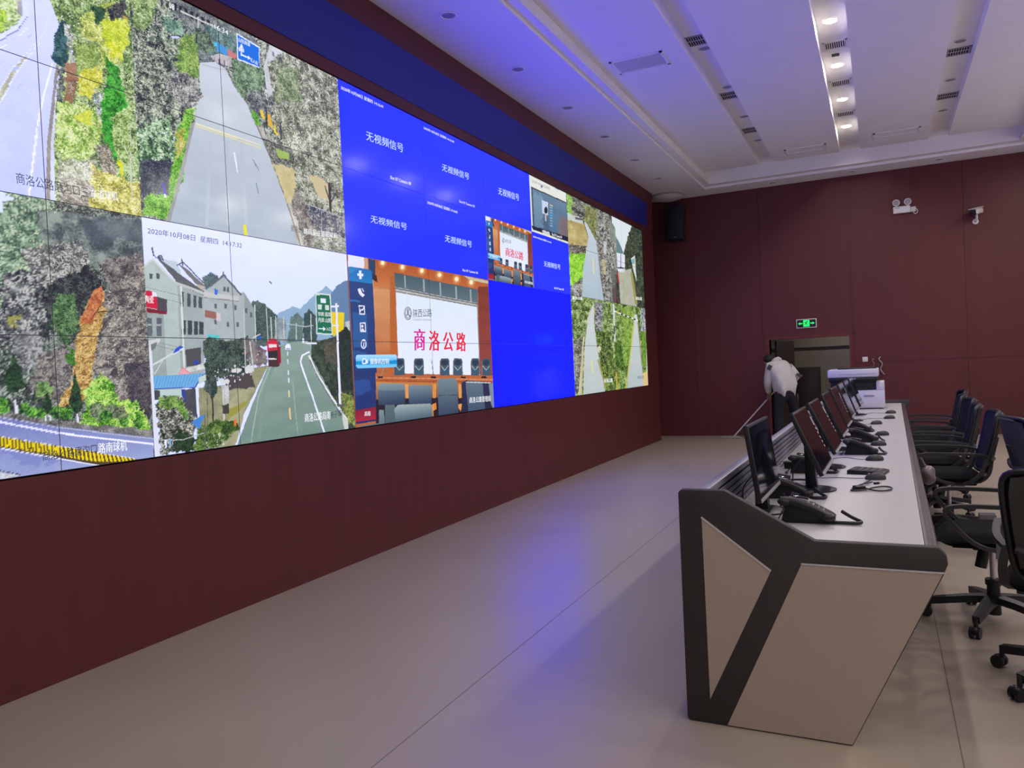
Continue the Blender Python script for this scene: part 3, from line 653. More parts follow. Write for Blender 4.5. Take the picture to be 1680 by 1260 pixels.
    p.fill('269,722 274,722 274,734 271,736', (236, 238, 240)); p.fill('277,720 281,720 281,730 278,730', (120, 170, 216))
    p.line('246,566 250,640 254,690 260,752', 4.4, (222, 226, 230), 5.4); p.fill('242,559 262,555 264,559 252,570 246,572', (206, 208, 210)); p.fill('248,565 258,561 254,573 248,575', (112, 114, 118))
    p.line('249,600 288,577', 3, (214, 218, 222)); p.line('253,614 268,590', 1.6, (206, 210, 214)); p.fill('283,580 288,572 296,567 302,570 298,575', (40, 76, 206)); p.line('284,581 302,571', 2, (228, 230, 232))
    p.line('442,462 446,466', 2, (70, 70, 76)); p.fill('352,473 358,477 356,484 352,482', (50, 100, 220))
    return p

def pic_meeting(u0, v0, u1, v1, ku, kv, seed):
    p = Pic(u0, v0, u1, v1, ku, kv, seed, ref=(2, 2, 4, 4))
    p.a[:] = (178, 92, 48)
    p.grad('608,430 655,440 658,640 612,640', (224, 164, 118), (176, 88, 44), tex=16)
    p.line('609,472 648,475', .8, (150, 90, 50))
    p.grad('613,418 812,455 812,500 613,470', (176, 84, 44), (206, 120, 72)); p.fill('646,447 784,475 784,480 648,452', (120, 66, 40)); p.grad('640,455 648,447 656,640 640,640', (178, 96, 50), (186, 94, 46))
    p.grad('647,447 784,475 784,498 648,473', (68, 88, 100), (92, 112, 124))
    for x, y in ((664, 452), (695, 458), (722, 464), (748, 470), (772, 475)): p.line([(x, y), (x + 1, y + 21)], 2.4, (150, 168, 172))
    for x, y in ((628, 429), (660, 436), (692, 442), (721, 449), (749, 456), (773, 461)):
        for r, c in ((9, (214, 132, 70)), (6, (236, 176, 110)), (3.6, (255, 242, 206))): p.ell(x, y + 2, r * .8, r, c, alpha=.6 if r > 5 else 1)
    p.fill('760,452 803,461 803,466 772,460', (196, 186, 160))
    p.fill('648,471 784,497 784,505 649,480', (186, 186, 184)); p.line('648,473 784,499', 2, (96, 98, 104)); p.line('649,478 784,503', 1.4, (110, 112, 112))
    p.grad('649,480 784,504 788,622 654,622', (224, 236, 234), (234, 242, 242), tex=3)
    p.line('668,478 668,500', .8, (206, 216, 214)); p.line('783,500 788,622', 1.6, (140, 130, 130))
    p.grad('784,470 812,470 812,640 788,640', (120, 52, 40), (150, 66, 66), axis=0, tex=8)
    p.fill('571,415 599,420 598,442 571,438', (230, 232, 236)); p.fill('597,420 604,424 604,450 598,448', (206, 150, 126)); p.fill('604,424 616,427 616,462 606,450', (44, 62, 96)); p.fill('608,448 618,452 620,464 610,458', (60, 40, 44))
    p.grad('571,437 607,442 611,446 622,690 584,696', (40, 66, 124), (30, 44, 106), tex=4)
    for q, c in (('574,490 590,492 591,496 575,494', (56, 110, 180)), ('578,512 602,514 604,570 580,570', (42, 92, 160)), ('580,625 606,622 610,640 584,650', (40, 74, 150)), ('578,574 602,578 604,590 580,590', (44, 84, 150))): p.fill(q, c, rough=1, alpha=.8)
    p.grad('571,437 607,442 610.5,446 611.5,466 572.5,461', (36, 104, 184), (30, 120, 196)); p.fill('571,437 590,440 573,450', (60, 140, 206), alpha=.6)
    p.grad('582,673 620,667 621,682 617,688 584,692', (128, 30, 52), (170, 34, 54))
    for x, y in ((591, 451),): p.line([(x, y - 7), (x + .6, y + 7)], 4, (232, 240, 246)); p.line([(x - 4.6, y - .6), (x + 5, y + .6)], 4, (232, 240, 246))
    p.line('589,474 592,482 597,486', 5, (236, 238, 240)); p.line('594,473 597,479', 1.4, (236, 238, 240))
    for q in ('588.6,500.6 598.4,501 599,516 589.6,516', '590.4,529 600,529 600.6,544.6 591,544.4'): p.fill(q, (232, 236, 240))
    p.fill('590,502.5 597,502.6 597.6,514.4 591,514', (46, 60, 104)); p.line('590.6,512 593,507 595,509 597.6,503', 1.6, (240, 240, 240)); p.fill('591.8,531 598.6,531 599,543 592.4,543', (56, 70, 104)); p.ell(594.6, 535, 1.8, 2.4, (232, 236, 240)); p.fill('592.4,543 594,539 596,539 598,543', (232, 236, 240))
    p.ell(596.8, 564.5, 4.6, 8, (236, 240, 244)); p.ell(596.8, 564.5, 3.2, 6.2, (38, 54, 112)); p.line('597,562 597,569', 1.8, (236, 240, 244)); p.ell(596.9, 559.6, 1, 1, (236, 240, 244))
    p.fill('616,612 812,616 812,632 617,628', (186, 96, 54), tex=8); p.line('617,620 812,623', 1, (226, 160, 120)); p.line('617,624.5 812,627', 1.2, (140, 62, 34))
    p.grad('617,627 812,629 812,700 617,700', (206, 130, 66), (48, 26, 28)); p.fill('617,655 812,650 812,700 617,700', (36, 26, 36))
    for x in (664, 709.5, 752): p.fill([(x, 630), (x + 6, 630), (x + 6, 653), (x + 1, 653)], (226, 150, 80))
    p.fill('708,664 716,660 717,684 710,686', (230, 140, 60)); p.fill('750,664 758,662 756,676', (232, 150, 70)); p.fill('711,674 718,670 716,684 711,686', (30, 22, 26))
    for x, w in ((655, 8.5), (687, 8), (729.6, 7.6), (751, 7.4), (779.6, 6.8), (797.6, 7)):
        p.fill([(x - w * .8, 588), (x + w * .8, 588), (x + w, 592), (x + w * 1.04, 616), (x - w, 616), (x - w, 592)], (64, 82, 98))
        p.ell(x, 595, w * .75, 5, (40, 54, 76)); p.fill([(x - w * .6, 602), (x, 609), (x + w * .6, 602), (x + w * .7, 608), (x, 615), (x - w * .7, 608)], (52, 84, 112)); p.line([(x - w * .8, 600), (x, 607.5), (x + w * .8, 600)], .9, (180, 196, 206)); p.line([(x - w, 616), (x - w, 592)], .8, (170, 120, 90))
    for x in (624, 678, 711, 760, 794): p.fill([(x - 4, 617.6), (x + 4, 617.6), (x + 4.4, 620.6), (x - 4.4, 620.6)], (26, 22, 28))
    p.line('625,618 631,598', .8, (150, 150, 150)); p.line('711,618 708,590', .8, (60, 60, 60)); p.line('760,617 757,601', .8, (120, 120, 120))
    def seat(q, c1, c2): p.grad(q, c1, c2)
    seat('620,633 624,628.5 661,629 664,634 664.6,664 621,664', (128, 148, 156), (52, 68, 94)); seat('620,640 664,640 664.6,664 621,664', (84, 104, 124), (40, 52, 80))
    seat('669.6,636 673,631 706,632 708,637 708,663 671,665', (118, 138, 150), (44, 58, 88))
    seat('622,672 630,673 632,700 584,700 622,694', (120, 140, 146), (90, 110, 120)); seat('632,664 648,664 650,700 632,700', (84, 104, 108), (70, 90, 98))
    seat('647,671 653,664 706,662 709,667 709.6,690 650,696', (156, 172, 176), (72, 92, 108))
    seat('717.6,626 722,620.6 747,621 750,626 753,684 720,690', (112, 132, 142), (50, 64, 90)); p.line('719,648.6 751,648', 1, (40, 52, 76))
    seat('757,628 765,624 807,627 812,700 758,690', (40, 44, 78), (34, 34, 66)); seat('764,630 768,624.6 789,625.6 792,632 798,690 770,690', (92, 112, 130), (60, 78, 108)); p.line('764,627 806,628', 1.4, (206, 206, 206)); p.fill('802,630 812,628 812,680 805,660', (120, 134, 150))
    p.grad('584,584 587,582 649,582 651,585 651,599 648,602 587,604.6 584,602', (170, 226, 238), (30, 150, 220)); p.fill('584,593 651,591 651,597 584,599', (22, 140, 214)); p.fill('584,599 651,597.4 651,600 648,602.6 587,604.6', (110, 200, 234)); p.fill('594.6,588 601,588.2 601,597.4 594.6,597.6', (236, 244, 248)); p.fill('596,590 599.6,590 599.6,595.4 596,595.6', (30, 130, 206)); p.fill('601,591.6 603.6,589 603.6,597 601,594.8', (236, 244, 248))
    p.ell(669, 514, 6.2, 11, (96, 100, 104)); p.ell(669, 514, 5.2, 9.6, (228, 238, 238)); p.ell(669, 514, 4.4, 8.2, (110, 114, 118)); p.ell(669, 514, 3.6, 7, (228, 238, 238)); p.line('669,508 669,515', 2, (96, 100, 104)); p.line('669,515 665.4,519', 1.6, (96, 100, 104)); p.line('669,515 672.8,519.6', 1.6, (96, 100, 104))
    return p

def pic_desktop():
    p = Pic(5, 0, 6, 1, 140, 150, 16)
    p.a[:] = (228, 230, 224)
    p.grad('871,307 931.5,334 932,396 874.5,377', (92, 122, 150), (66, 84, 116), tex=10)
    p.fill('874,312 890,320 890,375 876,372', (120, 156, 184), rough=4, alpha=.6); p.fill('900,345 920,350 922,392 902,385', (88, 124, 160), rough=5, alpha=.6); p.fill('918,355 931,360 932,392 916,388', (140, 104, 92), rough=4, alpha=.6)
    p.fill('872,370 932,389 932,397 874.4,377', (28, 32, 56)); p.line('871,307 931.5,334', 1.6, (34, 36, 50))
    p.fill('889,328 899,332 899,353 890,350', (196, 210, 228)); p.ell(895.6, 345, 3, 6, (26, 28, 46)); p.fill('894,350 896,350 896,364 894.6,362', (200, 200, 190))
    for i in range(9): p.line([(902, 336 + i * 4.2), (906.6, 337.6 + i * 4.2)], 1.8, (214, 200, 150) if i < 1 else (120, 170, 206) if i != 4 else (60, 170, 230))
    p.fill('889,377 902,381 902,386 890,382', (206, 206, 206), rough=1); p.fill('871,307 873.6,308 877,378 874.4,377', (40, 42, 60), alpha=.5)
    p.fill('911,306 917,309 917,312 911,309', (90, 140, 214)); p.ell(888.6, 306, 1.6, 2, (90, 100, 150))
    return p

def pic_field_road():
    p = Pic(6, 0, 7.5, 2, 110, 130, 17)
    p.bg_leaf([(24, 26, 32), (70, 74, 66), (118, 122, 108), (190, 194, 184)])
    p.leaf('929,315 940,322 938,352 931,350', [(60, 120, 30), (130, 190, 70), (200, 220, 140)])
    p.fill('931,350 956,357 957,368 932,361', (200, 206, 204), rough=1, tex=30); p.fill('944,356 956,358 956,362 944,360', (90, 94, 98))
    p.leaf('958,335 980,345 984,400 974,392 960,366', [(70, 74, 44), (124, 130, 76), (170, 176, 120)])
    p.fill('931,361 958,367 964,388 963,409 933,402', (184, 164, 108), tex=44)
    p.leaf('933,400 963,404 960,422 934,416', [(30, 28, 30), (90, 84, 74), (176, 172, 160)]); p.leaf('934,414 963,418 958,462 936,476', [(80, 150, 30), (140, 214, 50), (190, 236, 100)])
    p.leaf('935,470 957,455 957,492 936,486', [(50, 56, 50), (120, 124, 116), (210, 212, 206)])
    p.grad('958,364 962,366 974,388 981,403 986,455 992,496 955,492 957,440 962,408 965,388', (196, 206, 216), (170, 190, 204), tex=6); p.line('973,424 974,450', 1.6, (226, 224, 150)); p.line('981,403 986,455 992,494', 1.8, (120, 116, 112)); p.leaf('944,484 958,486 958,492 944,490', [(200, 200, 200), (120, 120, 120)])
    p.leaf('980,340 1006,352 1004,470 1000,500 991,494 985,440 978,400', [(26, 24, 30), (84, 84, 80), (150, 150, 142), (206, 206, 200)], cell=8, cx=1.4)
    p.fill('990,395 995,397 995,418 990,416', (206, 212, 214), alpha=.8); p.fill('988,425 993,428 995,452 990,450', (190, 184, 130), alpha=.8)
    return p

def pic_valley_truck():
    p = Pic(7.5, 0, 9, 2, 110, 130, 18)
    p.bg_leaf([(24, 28, 30), (40, 46, 44), (62, 70, 60), (96, 106, 86)])
    p.fill('1003,352 1037,370 1029,396 1022,418 1010,392 1004,370', (220, 230, 228)); p.fill('1009,386 1016,398 1023,415 1010,424', (96, 126, 132))
    p.fill('1000,358 1009,374 1012,420 1012,450 998,450', (132, 140, 130), tex=24); p.leaf('998,390 1010,396 1008,470 998,480', [(60, 58, 60), (130, 130, 124), (206, 208, 206)])
    p.leaf('1036,370 1058,376 1062,510 1046,490 1034,452 1023,425 1028,396', [(24, 30, 32), (38, 46, 44), (60, 72, 54), (90, 104, 70)])
    p.fill('1014,445 1036,441 1040,470 1045,505 1018,498', (176, 178, 158), tex=14); p.fill('1034,446 1038,448 1046,500 1042,498', (150, 146, 80))
    for q in ('1011.6,414 1018,416 1018,438 1012.6,438', '1019,416 1025.4,418 1025.4,440 1019,438'): p.fill(q, (224, 230, 230)); 
    p.fill('1012,440 1026,441 1024,447 1014,446', (200, 200, 200), tex=80); p.fill('1035.4,424 1041.6,419 1043,444 1044.6,462 1040,448', (216, 220, 214)); p.fill('1036.4,426 1040.6,423 1041.4,432 1037,434', (120, 170, 180)); p.line('1013,447 1016,466', 1.6, (220, 50, 50)); p.fill('1001,470 1011,474 1013,500 1001,502', (110, 24, 54), alpha=.7); p.fill('1003,440 1012,444 1010,500 1000,500', (86, 92, 84), alpha=.7)
    return p

def pic_hedge_road():
    p = Pic(6, 2, 7.5, 4, 110, 130, 19)
    p.bg_leaf([(30, 48, 22), (76, 110, 44), (126, 156, 74), (206, 214, 170)])
    p.leaf('976,495 990,498 986,560 976,545', [(40, 44, 50), (110, 116, 120), (206, 208, 210)])
    p.leaf('977,540 1000,545 1008,590 1008,650 994,646 980,574', [(22, 26, 22), (46, 64, 30), (90, 120, 50), (150, 176, 90)])
    p.leaf('939,560 957,552 951,640 942,650', [(40, 40, 36), (110, 110, 92), (196, 196, 180)]); p.line('958,552 950,650', 2, (216, 206, 176))
    p.fill('963,523 974,497 975,540 964,545', (206, 200, 170)); p.grad('973,498 975,535 980,573 995,652 957,654 959,573 964,528', (206, 212, 216), (184, 196, 196), tex=6); p.line('970,590 972.6,612', 1.8, (226, 222, 150)); p.line('956,575 953,655', 3, (196, 184, 150)); p.ell(983, 573, 3, 6, (206, 204, 170)); p.line('981,590 995,640', 2.2, (150, 150, 60)); p.line('984,575 998,606', 1.2, (40, 40, 36))
    return p

def pic_barrier_road():
    p = Pic(7.5, 2, 9, 4, 110, 130, 20)
    p.bg_leaf([(26, 44, 20), (70, 106, 40), (116, 150, 62), (184, 200, 130)])
    p.fill('984,492 1008,499 1010,562 998,556 984,540', (206, 212, 218), tex=14); p.fill('994,502 1004,500 1006,520 996,518', (130, 140, 150)); 
    for x in (998, 1003, 1007): p.fill([(x, 534), (x + 2, 535), (x + 2, 548), (x, 547)], (70, 70, 80))
    p.leaf('1022,505 1040,508 1038,600 1020,600', [(60, 90, 30), (120, 160, 60), (170, 200, 100)]); p.leaf('1000,560 1020,560 1024,610 1004,600', [(20, 40, 16), (60, 100, 34), (110, 150, 60)])
    p.leaf('990,600 1012,604 1012,645 996,645', [(20, 22, 20), (50, 56, 40), (110, 112, 90)]); p.grad('1041,516 1045,516 1052,580 1056,640 1028,642 1034,585 1039,540', (206, 212, 212), (176, 190, 192), tex=6); p.line('1040,530 1034,585 1026,645', 2, (196, 190, 90)); p.line('1046,528 1053,600', 1.4, (150, 150, 110))
    p.leaf('1050,505 1060,506 1062,540 1052,545', [(40, 40, 44), (150, 156, 160), (226, 228, 230)]); p.leaf('1052,545 1060,545 1061,600 1054,600', [(60, 100, 30), (130, 170, 60)]); p.fill('1054,612 1066,608 1066,640 1056,640', (220, 190, 130)); p.line('1061,545 1062,610', 2, (230, 224, 206)); p.line('1011,610 1012,645', 2.4, (206, 170, 50))
    for i in range(6): p.line([(1008 + i * 7, 510.5 + i * 2.8), (1012 + i * 7, 512 + i * 2.8)], 2, (236, 236, 230)); p.line([(1011.5 + i * 7, 511.9 + i * 2.8), (1015 + i * 7, 513.3 + i * 2.8)], 2, (40, 36, 40) if i else (240, 200, 30))
    return p

BLUE, BLUE2 = (40, 62, 255), (16, 34, 255)
# ---------------------------------------------------------------- the video wall: 10 x 4 panels, each a thing of its own
def emat(name, col, rough=.13, attr=False):
    m = mat(name, (.004, .004, .005), rough, spec=.3)
    b = m.node_tree.nodes['Principled BSDF']
    if attr:
        at = m.node_tree.nodes.new('ShaderNodeAttribute'); at.attribute_name = 'picture'
        m.node_tree.links.new(at.outputs['Color'], b.inputs['Emission Color'])
    else: b.inputs['Emission Color'].default_value = (*lin(col), 1)
    b.inputs['Emission Strength'].default_value = SCREEN
    return m
SCREEN = 1.0
BLUE_OVER = 4.4          # the blue of the no-signal pictures is far past what a photograph can hold
M['pic'] = emat('video_picture', None, attr=True)
M['blue'] = emat('no_signal_blue', (40, 58, 255), .13)
M['blue2'] = emat('deep_blue', (18, 34, 255), .13)
for k_ in ('blue', 'blue2'):
    e_ = M[k_].node_tree.nodes['Principled BSDF'].inputs['Emission Color']; v_ = e_.default_value[:]; e_.default_value = (v_[0], v_[1], BLUE_OVER, 1)
SPL = .46
M['bezel'] = mat('thin_grey_bezel', (.1, .1, .12), .4, noise=.05, nscale=40)
pics = [pic_bend_road(), pic_downhill_road(), pic_landslide(), pic_village_street(), pic_meeting(2, 2, 4, 4, 220, 190, 15),
        pic_meeting(4, 1, 5, 2, 170, 180, 15), pic_desktop(), pic_field_road(), pic_valley_truck(), pic_hedge_road(), pic_barrier_road()]
regs = [(-1, 0, SPL, 2), (SPL, 0, 2, 2), (-1, 2, SPL, 4), (SPL, 2, 2, 4)] + [p.r for p in pics[4:]]
LUT = np.array([lin((i, i, i))[0] for i in range(256)])
def colour_at(U, V):
    out = np.zeros(U.shape + (3,)); out[:] = (28, 46, 255)
    for p, r in zip(pics, regs):
        k = (U >= r[0]) & (U <= r[2]) & (V >= r[1]) & (V <= r[3])
        if not k.any(): continue
        a, b, c, d = p.r
        xi = ((U[k] - a) / (c - a) * p.W).astype(int).clip(0, p.W - 1); yi = ((V[k] - b) / (d - b) * p.H).astype(int).clip(0, p.H - 1)
        out[k] = p.a[yi, xi]
    out = 5 + 248 * (out / 255).clip(0, 1) ** .93
    L = LUT[out.clip(0, 255).astype(int)]
    L[..., 2] *= 1 + .5 * ((out[..., 2] - 225) / 22).clip(0, 1)      # the blue of the whitest picture parts is past clipping in the photograph
    return L
RES = {-1: (150, 100), 0: (310, 205), 1: (300, 200), 2: (220, 190), 3: (190, 180), 4: (160, 165), 5: (130, 140)}
COLN = ['leftmost', 'second', 'third', 'fourth', 'fifth', 'sixth', 'seventh', 'eighth', 'ninth', 'rightmost']
ROWN = ['top', 'second', 'third', 'bottom']
def shows(c, r):
    if c < 0: return 'a bend road' if r < 2 else 'a mountain slope above a road'
    if c == 0: return ('a bend road beside roadside trees' if r < 2 else 'a landslide slope beside village houses')
    if c == 1: return ('a road between trees' if r < 2 else 'a village street')
    if c in (2, 3): return 'plain blue with no signal' if r < 2 else 'part of a meeting room'
    if c == 4: return ('plain blue with no signal', 'a small meeting room', 'plain blue', 'plain blue')[r]
    if c == 5: return ('a computer desktop', 'plain blue with no signal', 'plain blue', 'plain blue')[r]
    return 'a narrow road by trees'
INS = .0022
panels = {}
for c in range(-1, 9):
    for r in range(4):
        y0, y1 = c * PW, (c + 1) * PW; z1, z0 = ZTOP - r * PH, ZTOP - (r + 1) * PH
        o = MB().bx(-.1, -.0008, 0, PW, 0, PH).build('lcd_display', 'bezel', at=(0, 0, 0), smooth=False)
        o.location = (0, y0, z0)
        tag(o, 'wall display showing %s, %s row, %s column from the left' % (shows(c, r), ROWN[r], COLN[c + 1]) if c not in (-1, 8) else
            'wall display showing %s, %s row, %s column' % (shows(c, r), ROWN[r], COLN[c + 1]), 'display', 'displays of the video wall')
        plain = not any(p[0] < c + .999 and p[2] > c + .001 and p[1] < r + .999 and p[3] > r + .001 for p in regs)
        nx, ny = (1, 1) if plain else RES.get(c, (110, 120))
        me = bpy.data.meshes.new('screen')
        ys = np.linspace(INS, PW - INS, nx + 1); zs = np.linspace(PH - INS, INS, ny + 1)
        Yg, Zg = np.meshgrid(ys, zs)
        co = np.zeros(Yg.shape + (3,)); co[..., 1] = Yg; co[..., 2] = Zg
        me.vertices.add(Yg.size); me.vertices.foreach_set('co', co.ravel())
        idx = np.arange(Yg.size).reshape(Yg.shape)
        q = np.stack([idx[1:, :-1], idx[1:, 1:], idx[:-1, 1:], idx[:-1, :-1]], -1).reshape(-1, 4)
        me.loops.add(q.size); me.loops.foreach_set('vertex_index', q.ravel().astype(np.int32))
        me.polygons.add(len(q)); me.polygons.foreach_set('loop_start', np.arange(0, q.size, 4, dtype=np.int32))
        me.update(calc_edges=True)
        if plain: me.materials.append(M['blue'] if r < 2 else M['blue2'])
        else:
            a = me.attributes.new('picture', 'FLOAT_COLOR', 'POINT')
            C_ = np.ones(Yg.shape + (4,)); C_[..., :3] = colour_at((Yg + y0) / PW, r + (PH - Zg) / PH)
            a.data.foreach_set('color', C_.ravel().astype(np.float32)); me.materials.append(M['pic'])
        s = bpy.data.objects.new('screen', me); COL.objects.link(s); s.parent = o
        panels[c, r] = o

# writing on the pictures: flat letter shapes lying on the screens, cut where they pass from one panel to the next
WHT, DRK = (246, 248, 252), (52, 58, 66)
def wall_pt(p, ref=None, reg=None):
    u, v = px_uv(*p)
    if ref: u = reg[0] + (u - ref[0]) / (ref[2] - ref[0]) * (reg[2] - reg[0]); v = reg[1] + (v - ref[1]) / (ref[3] - ref[1]) * (reg[3] - reg[1])
    return np.array([u * PW, ZTOP - v * PH])
MINI = ((2, 2, 4, 4), (4, 1, 5, 2))
TX = []
NOS = '无视频信号'; TIM = '2020年10月08日 星期四 14:16:4'
for q in ('600,214 601,230 662,251', '725,268 725,280 769.5,295.6', '817,307 817.5,319 851.7,330', '607.7,352.5 608,365 667.5,378', '730,385 730,396.5 774,406.5', '892,428 892.4,437 919.4,442.5'): TX.append((NOS, q, (206, 226, 255), 0))
for q, e in (('559,140 559,146.5 628.5,178', '1'), ('694.6,207 695,211.8 745,235', '0'), ('700.7,329 701,334.5 750.6,350.6', '5'), ('874,386 874.5,389.5 904.6,399.5', '8')): TX.append((TIM + e, q, WHT, 0))
for q, e in (('640,288 640,293.5 674,304', '08'), ('753,328 753.3,332 779,340.5', '02'), ('758.6,441 758.8,444.8 784,449.5', '06'), ('909,470.7 909.4,474 925,476.6', '05'), ('905,382 905.5,386.5 922,391.5', '04')): TX.append(('Slot 07 Camera ' + e, q, WHT, 0))
TX += [('商洛公路磨沟口三', '25,282 27,301 146,325', DRK, 0), ('车道球机', '148,309 149,325 194,330', WHT, 0),
       ('商洛公', '477,368.6 478,379.5 495,383', DRK, 0), ('路局吴庄道班球机', '498,374 498,384 553,391.5', WHT, 0), ('08', '277,4 277,13 286,17', WHT, 0), (':16:34', '347.6,37 347.6,44.8 374,58', WHT, 0),
       ('山阳商镇', '390.7,61 390.7,68 410,77', WHT, 0), ('名人街', '410.5,94.3 410.5,100.6 422.9,107.6', WHT, 0),
       ('商洛公路磨沟口', '69,741 70,757 159,743', DRK, 0), ('路南球机', '161,727 161.6,744 208.6,739', WHT, 0),
       ('2020年10月08日  星期四  14:17:32', '242,372.7 242,383.5 396.7,407.5', DRK, 0), ('商洛公路局南', '499.8,678.6 500,693 542,687.5', WHT, 0), ('杨子球机', '542.6,676 542.7,687.4 565,680.5', DRK, 0),
       ('华阴 蓝田', '521.3,511.6 521.6,518.7 542.4,519.4', WHT, 0), ('丹凤 山阳', '521.7,521 522,528.6 543,529.6', WHT, 0), ('入口', '535.2,536.6 535.3,542.4 543,543', WHT, 0), ('陶瓷', '238,484 238.4,497 252,498', WHT, 0),
       ('商', '679.5,539 679.5,575 697,575', (214, 44, 150), 0), ('洛 公 路', '704,542 704,575.5 764,576.7', (228, 48, 70), 0), ('陕西公路', '677.6,507 677.6,521 708,519.8', (60, 64, 70), 0), ('SHAANXI HIGHWAY', '678,522.6 678,526 708,526.6', (150, 156, 160), 0),
       ('摄像机控制', '607,588 607,597.6 638,597.2', WHT, 0), ('高级', '598,675 598,683 608,682', WHT, 0), ('商洛公路管理局', '770,651.6 770,661.6 805,658.4', WHT, 0),
       ('商洛公路', '938.5,485.5 938.5,491 956,492.6', WHT, 0), ('商洛公路', '1043,486.5 1043,492 1053,493', WHT, 0), ('商洛公路', '991,621 991,628 1005,627', WHT, 0), ('商洛公路', '1046,616.5 1046,622 1056,621', DRK, 0),
       ('2020年10月08日 星期四', '872,294 872.3,299 902,312', (130, 134, 140), 0)]
TXM = [('商洛公路', '679.5,539 679.5,575 764,576.7', (224, 60, 80), 0), ('陕西公路', '677.6,507 677.6,521 708,519.8', (90, 94, 100), 0), ('商洛公路管理局', '770,651.6 770,661.6 805,658.4', WHT, 0), ('摄像机控制', '607,588 607,597.6 638,597.2', WHT, 0)]
ink = {}
_tc = {}
cap_no = 0
BOLD = {WHT: .012, (228, 48, 70): .035, (214, 44, 150): .035, (224, 60, 80): .03, (206, 226, 255): .008}   # stroke widening, in letter heights
for mini, lst in ((None, TX), (MINI, TXM)):
    for t, q, colr, bold in lst:
        cap_no += 1
        if (t, bold) not in _tc: _tc[t, bold] = text_mesh(t, bold)
        V, F = _tc[t, bold]
        TL, BL, BR = [wall_pt(p, *(mini or ())) for p in P_(q)]
        lo, hi = V.min(0), V.max(0); N = (V - lo) / (hi - lo)
        W2 = BL + N[:, :1] * (BR - BL) + N[:, 1:] * (TL - BL)
        tok = {}; far = None; k_ = 0
        for i_ in sorted(range(len(F)), key=lambda i: V[list(F[i]), 0].min()):
            x0_, x1_ = V[list(F[i_]), 0].min(), V[list(F[i_]), 0].max()
            if far is not None and x0_ - far > .28: k_ += 1
            far = x1_ if far is None else max(far, x1_); tok[i_] = k_
        for i_, f in enumerate(F):
            cen = W2[list(f)].mean(0)
            key = (int(math.floor(cen[0] / PW)), int(math.floor((ZTOP - cen[1]) / PH)), colr, (cap_no, tok[i_]))
            for b_ in ((0.,) if bold == 0 and colr not in BOLD else (-BOLD.get(colr, .0), 0., BOLD.get(colr, .0))):
                ink.setdefault(key, []).append([tuple(W2[i] + (BR - BL) / max(1e-6, hi[0] - lo[0]) * b_) for i in f])
for (c, r, colr, _n), faces in ink.items():
    if (c, r) not in panels: continue
    o = panels[c, r]; vid = {}; vs = []; fs = []
    for f in faces:
        g = []
        for y, z in f:
            k = (round(y, 6), round(z, 6))
            if k not in vid: vid[k] = len(vs); vs.append((.0009, y - o.location.y, z - o.location.z))
            g.append(vid[k])
        if len(set(g)) > 2: fs.append(g)
    me = bpy.data.meshes.new('screen_text'); me.from_pydata(vs, [], fs); me.update()
    k = 'ink%s' % (colr,)
    if k not in M: M[k] = emat('text_%d_%d_%d' % colr, colr)
    me.materials.append(M[k])
    s = bpy.data.objects.new('screen_text', me); COL.objects.link(s); s.parent = o
# ---------------------------------------------------------------- the control desk
DA = -.0113                                        # the desk runs almost along y
DR = Matrix.Rotation(DA, 4, 'Z')
DO = Vector((3.0, .55, 0))                         # near left corner of the desk
DL = 8.62
TOPZ = .745
def dpt(x, y, z=TOPZ):                             # desk coordinates -> world
    return DO + DR @ Vector((x, y, z))
desk = thing('control_desk', 'long control desk with charcoal and taupe end panel and pale grey top', 'desk', DO, DA)
OUT = [(.0, .01), (.012, 0), (.155, 0), (.615, 0), (.93, .66), (.945, .70), (.942, .728), (.918, .757), (.51, .757), (.185, .938), (.012, .938), (0, .926)]
TH = .04
MB().prism(OUT, TH, bev=.004).build('end_panel', 'char', desk)
TRI = [(.092, .832), (.347, .637), (.347, .63), (.096, .1)]
QUAD = [(.462, .672), (.928, .672), (.925, .66), (.614, .006), (.16, .006)]
MB().prism(TRI, .008, Matrix.Translation((0, -.004, 0))).build('triangular_inlay', 'taupe', desk)
MB().prism(QUAD, .008, Matrix.Translation((0, -.004, 0))).build('slanted_inlay', 'taupe', desk)
def strip(a, b, w=.006):
    a = Vector((a[0], 0, a[1])); b = Vector((b[0], 0, b[1])); d = (b - a).normalized(); n = Vector((d.z, 0, -d.x)) * w
    return [(a.x, a.z), (b.x, b.z), (b.x + n.x, b.z + n.z), (a.x + n.x, a.z + n.z)]
MB().prism(strip((.092, .832), (.35, .636)), .012, Matrix.Translation((0, -.006, 0))).build('trim_strip', 'trimw', desk)
MB().prism(strip((.459, .672), (.932, .672)), .012, Matrix.Translation((0, -.006, 0))).build('trim_strip', 'trimw', desk)
